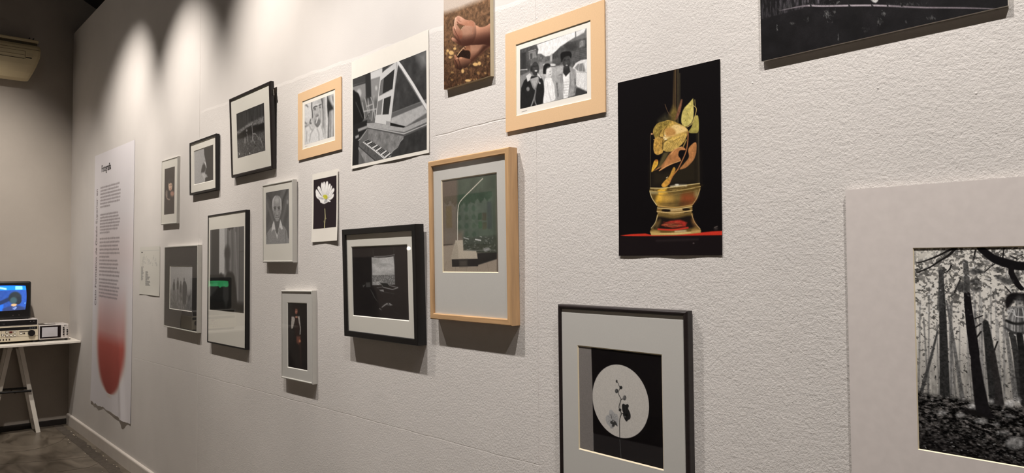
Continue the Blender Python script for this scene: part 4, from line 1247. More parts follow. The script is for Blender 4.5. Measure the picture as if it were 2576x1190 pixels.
A.poly([(272, 240), (280, 202), (298, 190), (335, 203), (385, 234), (440, 246), (486, 262), (490, 318), (440, 312), (385, 306), (340, 302), (296, 288), (276, 266)], A.vg(200, (216, 170, 146), 310, (172, 120, 96), 330), soft=1.2, smooth=True)
A.ell(303, 228, 22, 28, (186, 138, 116), soft=4, rot=-25).line([(284, 262), (310, 288), (350, 302)], 2.4, (104, 62, 48), soft=1.6).line([(300, 238), (318, 256), (334, 262)], 1.4, (140, 92, 74), soft=1)
A.line([(262, 220), (254, 290), (266, 345)], 2.6, (232, 194, 168), soft=1.5).line([(336, 352), (350, 332), (364, 318)], 1.8, (238, 206, 182)).line([(250, 345), (275, 400), (312, 462)], 2.2, (84, 48, 37), soft=1.5).line([(256, 430), (290, 480), (330, 520)], 2.2, (66, 38, 30), soft=1.5)
A.poly([(340, 400), (420, 340), (470, 340), (470, 410), (400, 440)], (206, 158, 132), soft=14, op=.5).poly([(300, 480), (380, 470), (480, 460), (600, 440), (700, 430), (700, 535), (520, 536), (362, 549), (310, 520)], (60, 33, 25), soft=16, op=.75).line([(470, 300), (482, 330), (470, 400)], 2, (160, 108, 84), soft=3)
A.ell(322, 446, 14, 12, (120, 74, 58), soft=4).ell(420, 270, 8, 8, (190, 136, 110), soft=3)
A.grain(.07).mesh('photograph', M['print'], e)

e, A = board('mounted_photograph', 'wide board with a very dark photograph of a pale fence rail, above the forest mat', -.7933, -.3404, 1.8795, 2.1815, .0075, M['board_edge'], (34, 30, 34), stand=.0015, fx=1.0, fy=1.0, cap=560)
A.crop(1890, 0, 6.611)
st = fbm(A.X / 2.2, A.Y / 14, 4, 5)
up = np.clip((A.mm((1000, 95))[1] - A.Y) / 3 + .5, 0, 1)
mid = np.clip(1 - np.abs(A.X / A.w - .45) * 1.5, .15, 1)
A.C = (18 + up * mid * 130 * np.clip(st - .42, 0, 1) * 2 + 16 * fbm(A.X / 25, A.Y / 25, 3, 6))[..., None] * np.array([1, .96, 1.02])
for x in (335, 800, 1640):
    A.line([(x, -900), (x + 5, 60)], 3, 26, soft=1.5)
A.line([(900, 90), (990, 30), (1080, -30)], 1.6, 24).poly([(1405, 75), (1425, 35), (1460, 20), (1470, 30), (1430, 62)], 132, soft=.8).line([(1420, 58), (1450, 30)], 1.2, 40).poly([(1990, 5), (2040, -10), (2120, -20), (2100, 25), (2070, 50), (2030, 38)], 190, soft=1.2)
A.line([(470, 175), (640, 142), (790, 112), (950, 94), (1150, 100), (1400, 98), (1640, 92), (2000, 90), (2314, 100), (2560, 112), (2920, 126), (3400, 130), (3900, 142), (4100, 150)], [.8, 2.5, 4, 4, 4, 3.6, 3, 2.5, 1], (122, 114, 120), soft=1.0)
A.line([(950, 94), (1150, 100), (1400, 98), (1640, 92), (2000, 90), (2300, 98)], 1.8, (168, 160, 166), soft=1)
for x in (985, 1625, 2005, 2262, 2500, 2920):
    A.poly([(x - 12, 50), (x + 5, 82), (x + 30, 104), (x - 8, 112)], 26, soft=.6)
rr = random.Random(6)
for cx, cy, sx, sy, n_, g in ((1262, 240, 60, 80, 70, 120), (1380, 190, 25, 40, 24, 90), (690, 380, 40, 25, 24, 90), (480, 160, 40, 50, 24, 74), (930, 320, 40, 60, 24, 66), (2200, 210, 40, 40, 26, 104), (2130, 350, 50, 60, 34, 96), (1900, 480, 70, 60, 26, 66), (1445, 620, 8, 60, 20, 110), (425, 460, 5, 60, 16, 104), (2990, 290, 60, 25, 26, 96), (2570, 350, 10, 20, 8, 80), (650, 90, 90, 60, 40, 74), (1260, 60, 300, 30, 40, 70), (2600, 60, 300, 40, 50, 84)):
    for k_ in range(n_):
        x, y = rr.gauss(cx, sx * .5), rr.gauss(cy, sy * .5)
        A.line([(x, y), (x + rr.uniform(-10, 14), y + rr.uniform(6, 30))], rr.uniform(.4, 1.1), g * rr.uniform(.6, 1.3), op=rr.uniform(.25, .7), smooth=False)
A.grain(.15).mesh('photograph', M['print'], e)

# ---- loose paper prints
def paper(name, label, x, z, w_, h_, roll, im, base, curl, mt='print', **kw):
    loc, rot = place(x, z, h_, roll, 0)
    e = thing(name, label, 'print', loc, rot)
    nx, ny = 24, 32
    V, F_ = [], []
    for j in range(ny + 1):
        for i in range(nx + 1):
            u, v = -w_ / 2 + w_ * i / nx, h_ * j / ny
            V.append((u, -.0008 - float(curl(np.array(u), np.array(v))), v))
    for j in range(ny):
        for i in range(nx):
            a = j * (nx + 1) + i
            F_.append((a, a + 1, a + nx + 2, a + nx + 1))
    obj('paper_sheet', V, F_, M['paper'], e, True)
    A = Art(mtx(loc, rot), im[0], im[1], im[2] + h_ / 2, im[3] + h_ / 2, .0008, base, **kw)
    return e, A

W_, H_ = .233, .293
cur = lambda u, v: .0075 * np.clip((u / W_ + .5), 0, 1) ** 2 * .55 + .005 * np.clip(1 - v / H_ * 1.6, 0, 1) ** 2 * (.35 + .65 * np.abs(u / W_ * 2))
e, A = paper('paper_print', 'white paper print of a white daisy on black', -2.782, 1.687, W_, H_, .32, (-.104, .104, -.0905, .121), (42, 34, 38), cur)
A.crop(775, 420, 5.95)
A.line([(258, 540), (256, 630)], 2.5, (74, 66, 58)).line([(256, 630), (260, 700), (262, 760), (254, 850), (252, 925)], [5, 6, 7, 7], (206, 200, 150)).line([(263, 780), (282, 768)], 2.5, (150, 146, 100)).line([(248, 840), (238, 810)], 2.5, (140, 138, 96))
for P in ([(130, 450), (118, 400), (112, 370), (125, 335), (150, 360), (190, 420), (225, 460)], [(145, 330), (152, 292), (172, 292), (200, 340), (225, 400), (240, 440), (215, 440)], [(196, 300), (200, 250), (212, 232), (225, 250), (240, 330), (248, 420), (225, 400)],
          [(226, 300), (232, 235), (245, 222), (258, 235), (264, 330), (262, 420), (242, 420)], [(262, 330), (268, 240), (292, 212), (306, 235), (304, 300), (285, 400), (268, 425)], [(290, 400), (305, 300), (320, 260), (336, 250), (346, 275), (330, 340), (300, 420)],
          [(305, 420), (330, 340), (355, 285), (368, 285), (362, 330), (330, 420), (305, 450)], [(310, 450), (345, 370), (375, 325), (400, 320), (403, 355), (380, 395), (330, 455)], [(300, 470), (340, 440), (380, 405), (397, 410), (390, 450), (350, 490), (310, 490)],
          [(132, 460), (160, 475), (210, 480), (230, 500), (225, 540), (190, 535), (175, 500)], [(200, 500), (240, 480), (262, 500), (255, 548), (215, 545)], [(255, 548), (240, 520), (270, 490), (300, 510), (300, 528)], [(290, 480), (330, 500), (346, 515), (330, 525), (300, 515)], [(115, 395), (140, 440), (170, 460), (200, 470), (230, 480), (140, 470)]):
    A.poly(P, (240, 238, 236), soft=.8, smooth=True)
A.ell(258, 440, 60, 50, (226, 224, 222), soft=6)
for P in ([(160, 360), (215, 440)], [(175, 330), (228, 425)], [(222, 300), (240, 410)], [(250, 300), (254, 410)], [(282, 330), (272, 410)], [(322, 330), (290, 430)], [(345, 350), (300, 450)], [(372, 370), (310, 460)], [(360, 440), (310, 470)], [(170, 470), (225, 480)]):
    A.line(P, 2.2, (176, 174, 176), soft=1.2, op=.8)
A.poly([(240, 540), (250, 500), (275, 488), (300, 515), (262, 535)], (178, 176, 178), soft=1.5).poly([(150, 440), (190, 460), (225, 490), (180, 480)], (196, 194, 196), soft=2)
A.poly([(225, 440), (240, 420), (275, 418), (296, 440), (292, 475), (262, 480), (238, 462)], (196, 192, 66), soft=1.5, smooth=True, tex=.25, tscale=3)
A.mesh('photograph', M['print'], e, offs=lambda x, z_: cur(x, z_), lift=.0003)

W2, H2 = .529, .430
cur = lambda u, v: .0035 * np.clip(1 - v / H2 * 3.2, 0, 1) * np.abs(np.sin(u / W2 * 5.5 + .9)) + .002 * np.clip(u / W2 * 2 - .6, 0, 1)
e, A = paper('paper_print', 'large unframed black and white print of a wooden keyboard instrument with its lid propped open', -2.298, 2.039, W2, H2, .45, (-.255, .250, -.2025, .144), 92, cur)
A.crop(870, 60, 3.13)
A.C *= (.8 + .4 * fbm(A.X / 30, A.Y / 30, 3, 2))[..., None]
A.poly([(50, 430), (192, 380), (192, 470), (50, 492)], 62, soft=6).poly([(192, 384), (296, 340), (290, 412), (195, 442)], 200, soft=4).poly([(50, 490), (158, 460), (158, 570), (130, 620), (50, 570)], 130, soft=5).poly([(196, 442), (285, 415), (262, 600), (200, 610)], 136, soft=5)
A.ell(105, 545, 18, 32, 176, soft=5).ell(240, 505, 9, 18, 180, soft=4).line([(60, 492), (158, 462)], 4, 40, soft=3).poly([(153, 396), (194, 382), (202, 610), (160, 620)], 46, soft=4)
A.poly([(100, 600), (270, 590), (250, 770), (110, 770)], 96, soft=12)
for P in ([(130, 620), (150, 740)], [(150, 585), (180, 720)], [(175, 590), (190, 750)], [(197, 580), (215, 640), (205, 760)], [(222, 570), (218, 690)], [(165, 650), (210, 632)], [(140, 690), (240, 670)], [(220, 640), (230, 740)]):
    A.line(P, 4, 176, soft=2.5)
A.poly([(52, 545), (80, 536), (105, 560), (122, 640), (145, 735), (110, 790), (50, 830)], 26, soft=3, smooth=True).line([(80, 620), (130, 740)], 4, 70, soft=3).poly([(50, 800), (170, 755), (168, 830), (105, 910), (105, 1110), (55, 1125)], 34, soft=3)
A.poly([(95, 828), (168, 800), (168, 822), (98, 850)], 150, soft=3).poly([(75, 885), (102, 872), (104, 892), (78, 905)], 150, soft=3).line([(165, 740), (185, 705), (182, 780)], 3, 26, soft=1.5)
# lid
A.poly([(400, 292), (640, 205), (642, 600), (500, 655), (355, 705), (372, 560)], 60, soft=2, tex=.28, tscale=25).poly([(560, 245), (640, 205), (640, 330), (600, 330)], 120, soft=20)
A.poly([(355, 705), (640, 595), (642, 650), (640, 700), (470, 810), (350, 780)], 168, soft=3, tex=.1, tscale=12).poly([(355, 705), (640, 597), (640, 625), (360, 742)], 92, soft=2)
A.line([(408, 300), (440, 340), (530, 480), (625, 640), (650, 690)], 13, 214, smooth=False).line([(405, 312), (440, 365), (520, 495), (640, 690)], 3, 130, smooth=False)
# music desk
A.poly([(272, 410), (300, 372), (345, 340), (402, 294), (412, 320), (385, 520), (350, 802), (228, 778), (250, 610), (262, 500)], 198, soft=1.2)
A.poly([(276, 448), (384, 356), (368, 512), (262, 568)], 44, soft=1.2).poly([(278, 448), (300, 430), (290, 550), (264, 564)], 110, soft=1.5).poly([(253, 612), (291, 592), (280, 714), (242, 718)], 118, soft=1.2).poly([(301, 589), (357, 567), (338, 712), (289, 715)], 46, soft=1.2)
A.poly([(288, 345), (362, 312), (300, 372), (288, 385)], 60, soft=2).line([(402, 296), (388, 480), (352, 800)], 2.5, 120).line([(262, 570), (368, 515)], 2, 150).poly([(318, 765), (350, 770), (348, 800), (316, 795)], 150, soft=1)
# case
A.poly([(166, 782), (230, 780), (350, 800), (462, 818), (642, 738), (642, 772), (462, 852), (330, 836), (168, 808)], 158, soft=1.2, tex=.1).poly([(350, 778), (470, 808), (455, 818), (350, 802)], 26, soft=1.2)
A.line([(170, 812), (330, 842), (460, 866), (642, 790)], 3, 190, smooth=False).line([(172, 822), (330, 852), (460, 880), (642, 806)], 2.2, 70, smooth=False)
A.poly([(174, 826), (330, 856), (460, 886), (446, 925), (410, 965), (365, 1025), (300, 985), (178, 908)], 118, soft=1.2, tex=.3, tscale=18)
A.poly([(460, 886), (642, 808), (645, 990), (360, 1052), (372, 1010), (412, 975), (432, 930), (455, 912)], 52, soft=1.5, tex=.25, tscale=20).line([(456, 900), (432, 930), (412, 972), (372, 1005), (358, 1050)], 3, 150, soft=1)
A.poly([(168, 830), (176, 908), (130, 915), (98, 918), (128, 880), (150, 850)], 96, soft=1.5).line([(168, 832), (142, 870), (118, 905), (98, 918)], 2.5, 170)
A.poly([(132, 932), (178, 910), (362, 1022), (352, 1045), (304, 1066)], 222, soft=1)
for k_ in range(18):
    f_ = k_ / 17
    a, b = (134 + 172 * f_, 934 + 131 * f_), (180 + 180 * f_, 913 + 110 * f_)
    A.line([a, b], 1.1, 60, smooth=False)
    if k_ % 7 not in (2, 6):
        c1 = (a[0] * .72 + b[0] * .28 + 4, a[1] * .72 + b[1] * .28 + 3)
        A.line([c1, (b[0] + 4, b[1] + 3)], 4.2, 26, smooth=False)
A.poly([(104, 962), (132, 934), (306, 1068), (236, 1084), (180, 1030)], 84, soft=1.5, tex=.2).poly([(100, 985), (104, 962), (238, 1085), (160, 1098)], 132, soft=1.5, tex=.25, tscale=20).line([(104, 964), (236, 1082)], 3, 40, smooth=False)
A.grain(.05).mesh('photograph', M['print'], e, offs=lambda x, z_: cur(x, z_), lift=.0003)

W3, H3 = .300, .447
cur = lambda u, v: .0007 * np.clip(1 - v / H3 * 6, 0, 1) * (1 + np.sin(u * 40)) + .0006
e, A = paper('paper_print', 'unframed black colour print of a footed glass jar holding dried leaves', -1.050, 1.686, W3, H3, -.30, (-.150, .150, -.2235, .2235), (13, 10, 12), cur, fx=1.3, fy=1.0, cap=480)
A.crop(1520, 130, 2.203)
A.line([(392, 96), (388, 250), (385, 400)], [4, 6, 9], (78, 62, 40), soft=3).line([(398, 96), (398, 330)], 1.5, (120, 96, 64), soft=1).line([(410, 100), (410, 400)], 1.6, (134, 118, 82), soft=1).line([(420, 120), (420, 300)], 1.4, (92, 82, 60), soft=1)
A.poly([(360, 350), (385, 300), (412, 330), (400, 400), (365, 400)], (104, 88, 46), soft=6, tex=.3).line([(338, 292), (352, 330), (372, 362)], 1.6, (96, 74, 54)).line([(430, 270), (415, 330), (400, 372)], [5, 9, 5], (124, 84, 62), tex=.3, soft=1.5)
A.poly([(300, 380), (340, 345), (370, 370), (340, 400), (300, 420)], (62, 58, 40), soft=7, op=.8, tex=.4)
A.line([(258, 462), (257, 600), (258, 752)], 1.6, (88, 80, 58), soft=1.2).line([(523, 380), (525, 560), (527, 735)], 1.8, (104, 94, 70), soft=1.2).line([(518, 450), (522, 730)], 5, (44, 38, 28), soft=4).ell(265, 456, 6, 5, (200, 150, 110))
A.poly([(262, 640), (330, 660), (400, 640), (520, 560), (525, 735), (400, 745), (262, 755)], (44, 38, 26), soft=14, op=.8)
# leaves
lf = lambda c: dict(soft=1, smooth=True, tex=.22, tscale=7)
A.poly([(500, 362), (522, 358), (524, 440), (498, 452), (468, 446), (486, 415)], (166, 154, 82), **lf(0))
A.poly([(429, 362), (434, 335), (446, 312), (466, 290), (490, 263), (494, 262), (496, 300), (497, 345), (490, 385), (470, 408), (450, 416), (436, 408), (428, 388)], (200, 186, 108), **lf(0))
for k_ in range(6):
    A.line([(478 - 2 * k_, 300 + 17 * k_), (462 - 3 * k_, 296 + 18 * k_), (444 - 2 * k_, 312 + 16 * k_)], .7, (168, 152, 72), op=.7)
A.line([(492, 268), (478, 320), (462, 380), (455, 412)], .8, (168, 152, 72)).ell(463, 345, 2, 2, (70, 58, 24)).ell(452, 380, 2, 2, (70, 58, 24))
A.line([(497, 300), (512, 318), (500, 370), (484, 402), (460, 418)], 1.8, (196, 170, 104)).line([(503, 268), (506, 300)], 2.4, (120, 108, 66))
A.poly([(284, 412), (300, 396), (330, 388), (352, 380), (380, 384), (410, 396), (440, 410), (466, 436), (458, 470), (440, 505), (400, 540), (362, 556), (336, 546), (326, 520), (328, 550), (306, 570), (284, 566), (274, 535), (284, 490), (272, 452), (274, 430)], (182, 150, 76), soft=1, smooth=True, tex=.35, tscale=6)
A.poly([(334, 472), (340, 440), (362, 424), (396, 404), (436, 414), (462, 436), (420, 452), (372, 470), (345, 486)], (232, 200, 134), soft=2, smooth=True).poly([(342, 430), (372, 420), (396, 440), (392, 462), (350, 470), (340, 452)], (188, 140, 78), soft=3, smooth=True).line([(345, 486), (330, 480), (338, 466)], 3, (250, 236, 200), soft=1.5)
A.poly([(276, 430), (300, 398), (345, 384), (372, 392), (350, 412), (318, 436), (300, 470), (282, 470)], (150, 128, 62), soft=1.5, smooth=True, tex=.5, tscale=5)
A.poly([(274, 520), (284, 480), (305, 488), (326, 470), (332, 500), (322, 540), (325, 560), (300, 571), (280, 562)], (192, 150, 74), soft=1.2, smooth=True, tex=.35, tscale=5)
A.poly([(322, 540), (326, 508), (345, 492), (400, 478), (456, 452), (450, 482), (428, 514), (392, 542), (356, 556), (334, 550)], (198, 166, 90), soft=1.2, smooth=True, tex=.3, tscale=6)
A.line([(318, 436), (305, 470), (326, 480), (324, 512)], 1.8, (62, 46, 22), soft=1.2).line([(350, 412), (330, 440), (334, 470)], 1.5, (78, 58, 28), soft=1)
for k_ in range(7):
    A.line([(284 + 7 * k_, 450 - 9 * k_), (300 + 6 * k_, 440 - 6 * k_), (312 + 6 * k_, 446 - 7 * k_)], .8, (92, 74, 34), op=.8)
for k_ in range(6):
    A.line([(340 + 16 * k_, 546 - 6 * k_), (366 + 14 * k_, 510 - 6 * k_), (400 + 9 * k_, 486 - 5 * k_)], .9, (124, 96, 44), op=.8)
for k_ in range(60):
    q_ = random.Random(900 + k_)
    A.ell(q_.uniform(278, 440), q_.uniform(392, 560), q_.uniform(1, 3.5), q_.uniform(1, 3), q_.choice(((96, 76, 34), (226, 196, 120), (120, 94, 44))), soft=.8, op=.45)
A.line([(275, 488), (330, 470), (400, 468), (462, 442)], 1.2, (190, 150, 88)).line([(324, 540), (330, 505), (350, 490)], 2, (60, 46, 24), soft=1.5)
A.line([(466, 445), (464, 500), (456, 548), (440, 590), (408, 655)], 3, (156, 104, 66)).line([(456, 490), (440, 525)], 3.5, (150, 124, 70))
A.poly([(466, 548), (476, 525), (500, 504), (512, 508), (512, 550), (502, 590), (480, 620), (450, 645), (418, 652), (446, 618), (470, 585)], (172, 118, 72), **lf(0))
A.poly([(268, 664), (290, 650), (330, 612), (352, 580), (372, 556), (396, 538), (436, 528), (452, 545), (420, 548), (412, 575), (426, 602), (390, 616), (352, 636), (306, 662), (318, 642), (290, 655)], (176, 120, 74), **lf(0))
A.line([(306, 660), (352, 632), (425, 604)], 1.6, (226, 170, 110)).line([(430, 528), (396, 540), (370, 570)], 1.4, (226, 176, 116)).poly([(330, 560), (362, 556), (340, 600), (312, 640), (296, 640)], (84, 74, 46), soft=3)
A.poly([(264, 668), (268, 636), (280, 604), (298, 600), (300, 620), (290, 640)], (222, 172, 66), **lf(0)).ell(290, 604, 8, 6, (170, 104, 50))
A.poly([(384, 642), (396, 654), (376, 700), (360, 735), (334, 752), (318, 740), (340, 712), (362, 690)], (202, 150, 66), **lf(0)).line([(410, 652), (380, 690), (362, 730)], 3, (172, 112, 60)).line([(345, 700), (352, 695)], 1.5, (250, 230, 180))
# jar bowl
GL = (150, 128, 78)
A.poly([(252, 765), (262, 752), (330, 756), (440, 740), (528, 728), (535, 748), (530, 778), (512, 820), (488, 855), (392, 868), (298, 860), (272, 822), (256, 790)], (96, 76, 38), soft=1.2)
A.poly([(300, 770), (350, 752), (330, 800), (320, 855), (300, 852), (284, 830)], (214, 166, 62), soft=5, tex=.2).poly([(330, 790), (390, 795), (400, 850), (330, 855)], (168, 134, 70), soft=8).poly([(420, 790), (500, 790), (508, 815), (480, 850), (410, 850)], (116, 62, 34), soft=7).poly([(385, 780), (425, 780), (415, 860), (395, 860)], (84, 74, 44), soft=6)
A.poly([(253, 770), (300, 778), (300, 788), (260, 790)], (150, 136, 96), soft=2).poly([(298, 770), (318, 758), (352, 752), (335, 776), (352, 784), (310, 784)], (226, 178, 66), soft=2)
A.line([(256, 756), (330, 756), (440, 742), (530, 730)], 2, (206, 186, 132)).line([(254, 772), (340, 778), (450, 764), (534, 748)], 2.2, (176, 152, 96)).line([(258, 788), (340, 796), (450, 782), (530, 766)], 1.6, (120, 98, 58)).line([(370, 748), (410, 742), (455, 742)], 3.0, (226, 214, 180), soft=3).ell(404, 738, 10, 4, (250, 246, 232), soft=2)
for k_ in range(22):
    q_ = random.Random(40 + k_)
    x_ = q_.uniform(262, 515)
    y_ = q_.uniform(758, 782) - (x_ - 260) * .07
    A.line([(x_, y_), (x_ + q_.uniform(12, 50), y_ - q_.uniform(0, 5))], q_.uniform(.5, 1.4), q_.choice(((214, 190, 130), (70, 54, 26), (176, 146, 84))), soft=.8, op=.7)
A.ell(350, 845, 60, 6, (206, 172, 96), soft=4, op=.6).ell(450, 842, 40, 5, (150, 96, 56), soft=4, op=.7).poly([(300, 835), (480, 828), (470, 848), (310, 852)], (54, 40, 22), soft=5, op=.7)
A.line([(254, 775), (266, 812), (292, 850)], 2, (226, 206, 150), soft=1).line([(532, 760), (514, 812), (490, 848)], 1.8, (196, 168, 116), soft=1)
A.ell(330, 815, 30, 26, (226, 176, 76), soft=9, op=.55).ell(400, 812, 30, 24, (176, 138, 70), soft=9, op=.5).ell(470, 812, 34, 26, (150, 80, 44), soft=10, op=.6).ell(512, 790, 12, 20, (170, 150, 104), soft=5, op=.6)
A.line([(300, 855), (392, 864), (486, 850)], 2.4, (206, 164, 96), soft=1.5)
# waist rings
A.poly([(296, 862), (392, 868), (488, 854), (490, 872), (484, 892), (390, 906), (298, 900), (292, 880)], (132, 106, 58), soft=1.2)
for cx, cy, rx, ry in ((345, 880, 26, 8), (455, 874, 22, 7), (340, 908, 26, 8), (462, 896, 20, 8)):
    A.ell(cx, cy, rx, ry, (26, 20, 16), soft=1.5)
A.line([(296, 866), (392, 872), (488, 858)], 1.8, (224, 198, 140)).line([(294, 886), (392, 894), (488, 880)], 2.4, (214, 184, 126)).line([(372, 880), (430, 876)], 3.5, (214, 184, 130), soft=2.5).ell(410, 914, 12, 6, (250, 244, 226), soft=2.5).ell(372, 908, 22, 4, (196, 164, 104), soft=2).ell(440, 906, 18, 4, (170, 136, 84), soft=2).line([(300, 898), (350, 904), (390, 906), (484, 892)], 1.4, (206, 176, 116), soft=1)
# foot
A.poly([(300, 898), (390, 906), (484, 890), (494, 925), (512, 958), (534, 984), (536, 1000), (500, 1006), (390, 1014), (280, 1016), (258, 1006), (256, 992), (272, 972), (290, 940)], (112, 90, 48), soft=1.2, smooth=True)
A.poly([(302, 915), (390, 925), (478, 908), (492, 945), (508, 968), (440, 985), (300, 985), (276, 978), (294, 950)], (28, 21, 17), soft=3, smooth=True)
A.poly([(318, 962), (360, 940), (420, 932), (460, 948), (452, 968), (380, 975)], (178, 52, 42), soft=2.5, tex=.3).poly([(322, 960), (370, 948), (430, 962), (380, 972)], (150, 96, 62), soft=3).line([(300, 984), (380, 988), (465, 976)], 4, (206, 58, 44), soft=1.5)
A.line([(298, 905), (284, 948), (262, 978)], 2, (216, 194, 140), soft=1).line([(486, 900), (502, 945), (532, 982)], 2, (196, 160, 112), soft=1).line([(260, 1002), (330, 1008), (440, 1004), (532, 994)], 3.4, (204, 178, 112), soft=1.5).line([(395, 997), (455, 993)], 2.2, (236, 218, 176), soft=2.5).ell(330, 998, 40, 4, (90, 66, 30), soft=3, op=.7).ell(480, 990, 26, 4, (96, 70, 32), soft=3, op=.7)
A.ell(285, 1000, 26, 9, (186, 158, 92), soft=3, op=.8).ell(510, 992, 24, 8, (190, 150, 92), soft=3, op=.8).ell(300, 955, 8, 26, (150, 120, 66), soft=5, op=.6, rot=25).ell(498, 950, 8, 26, (150, 104, 62), soft=5, op=.6, rot=-25).line([(310, 1008), (390, 1010), (480, 1004)], 1.6, (236, 206, 140), soft=1.2)
for k_ in range(26):
    q_ = random.Random(700 + k_)
    A.line([(q_.uniform(320, 450), q_.uniform(940, 972)), (q_.uniform(320, 450), q_.uniform(945, 975))], q_.uniform(.5, 1.2), q_.choice(((206, 70, 52), (128, 40, 30), (176, 110, 70), (60, 24, 18))), soft=.8, op=.6, smooth=False)
# red cloth edge
A.poly([(92, 1019), (150, 1011), (230, 1008), (256, 1014), (400, 1015), (540, 1002), (600, 996), (662, 993), (662, 1018), (540, 1020), (262, 1025), (120, 1022)], (202, 54, 38), soft=1)
A.poly([(258, 1005), (400, 1012), (536, 1000), (536, 1004), (400, 1017), (262, 1018)], (196, 168, 100), soft=1)
A.poly([(76, 1024), (662, 1018), (662, 1140), (76, 1140)], (24, 18, 20), soft=1.5).line([(290, 1048), (520, 1040)], 3, (44, 36, 36), soft=3).ell(497, 1062, 5, 4, (74, 66, 66)).ell(620, 980, 10, 8, (60, 54, 52), soft=3).line([(612, 975), (628, 968)], 2, (92, 84, 80))
A.grain(.06).mesh('photograph', M['print_gloss'], e, offs=lambda x, z_: cur(x, z_), lift=.0003)

# ---- information sheet
W4, H4 = .454, .325
cur = lambda u, v: .0018 * np.clip(1 - v / H4 * 4, 0, 1) ** 2 * (1 + .7 * np.sin(u * 16)) + .001 * np.clip(u / W4 * 2 - .5, 0, 1)
loc, rot = place(-5.248, 1.406, H4, -.21, 0)
e = thing('information_sheet', 'pale sheet with a small diagram and fine print beside the red poster', 'sheet', loc, rot)
A = Art(mtx(loc, rot), -W4 / 2, W4 / 2, 0, H4, .0008, (208, 205, 197), fx=3.5, fy=2.2)
A.line([(10, 27), (W4 * 1000 - 20, 27)], .8, 170, mmpts=True).line([(38, 38), (66, 38)], 5, 60, mmpts=True)
rr = random.Random(11)
for k_ in range(34):
    x, y = rr.uniform(40, 380), rr.uniform(50, 118)
    a, b = rr.uniform(8, 22), rr.uniform(6, 14)
    for p, q2 in (((x, y), (x + a, y)), ((x + a, y), (x + a, y + b)), ((x + a, y + b), (x, y + b)), ((x, y + b), (x, y))):
        A.line([p, q2], .7, 150, mmpts=True, op=.8)
for k_ in range(15):
    words(A, 38, 38 + rr.uniform(30, 62), 138 + 6.4 * k_, 2.6, 110, 40 + k_, .8)
    if k_ < 14:
        words(A, 138, 138 + rr.uniform(40, 110), 170 + 7.0 * k_, 2.6, 90, 70 + k_, .85)
A.mesh('printed_sheet', M['print'], e, offs=lambda x, z_: cur(x, z_))

# ---- tall poster
W5, H5 = 1.174, 2.021
def cur(u, v):
    low = np.clip(1 - v / .45, 0, 1)
    r1 = np.exp(-((u - .28 - (.45 - v) * .25) / .07) ** 2) * np.clip(1 - v / .75, 0, 1)
    r2 = np.exp(-((u + .30) / .10) ** 2) * low
    return .0003 + .014 * r1 + .005 * r2 + .005 * low ** 2 * (1 + .6 * np.sin(u * 9)) + .001 * np.clip(u / W5 * 2 - .75, 0, 1)
loc, rot = place(-6.227, 1.336, H5, -.67, 0)
e = thing('exhibition_poster', 'tall white text poster with a blurred red shape and curled lower edge', 'poster', loc, rot)
A = Art(mtx(loc, rot), -W5 / 2, W5 / 2, 0, H5, .0008, (226, 222, 226), fx=3.2, fy=.85, cap=640)
gx = lambda px: A.mm(px)
X, Y = A.X, A.Y
# red shape: bullet of colour, solid at the bottom and fading upwards
top, mid_, bot = A.mm((292, 700))[1], A.mm((280, 860))[1], A.mm((277, 992))[1]
cx = A.mm((277, 870))[0]
hw = (A.mm((311, 870))[0] - A.mm((243, 870))[0]) / 2
ty = (Y - mid_) / (bot - mid_)
half = np.where(ty > 0, hw * np.sqrt(np.clip(1 - ty ** 2, 0, 1)), hw)
dd = (np.abs(X - cx - 30 * (1 - np.clip((Y - top) / (bot - top), 0, 1))) - half) / 70
edge = np.clip(.5 - dd / 2, 0, 1)
edge = edge * edge * (3 - 2 * edge)
ups = np.clip((Y - top) / (mid_ - top), 0, 1)
alpha = edge * np.where(Y < mid_ - 70, .55 * ups ** 1.3, np.clip(.45 + (Y - mid_ + 70) / 220, .45, .90))
alpha = np.where(Y > bot, 0, alpha)
red = np.array((188, 86, 76))[None, None] * (1 - .20 * np.clip(ty, 0, 1))[..., None]
glow = np.clip(1 - np.abs(dd) / 1.6, 0, 1)[..., None] * (ups * np.where(Y > bot + 30, 0, 1))[..., None]
A.C = A.C * (1 - .20 * glow) + np.array((206, 182, 150)) * .20 * glow
A.C = A.C * (1 - alpha[..., None]) + red * alpha[..., None]
pk = (np.clip(1 - np.abs(Y - A.mm((280, 640))[1]) / 330, 0, 1) * .16)[..., None]
A.C = A.C * (1 - pk) + np.array((226, 178, 170)) * pk
# four blocks of body text, too small to read
xl = A.mm((253, 470))[0]
xr = A.mm((304, 462))[0]
sd = 100
for y0, y1, n_, short in ((A.mm((254, 473))[1], A.mm((254, 521))[1], 7, (6,)), (A.mm((253, 541))[1], A.mm((253, 586))[1], 7, (6,)), (A.mm((252, 601))[1], A.mm((251, 691))[1], 11, (5,)), (A.mm((250, 702))[1], A.mm((249, 744))[1], 6, ())):
    for k_ in range(n_):
        sd += 1
        f_ = .5 if k_ in short else random.Random(sd).uniform(.88, 1.0)
        words(A, xl, xl + (xr - xl) * f_, y0 + (y1 - y0) * k_ / (n_ - 1), 9.5, (116, 106, 110), sd, .8)
po = A.mesh('poster_sheet', M['print'], e, offs=cur)
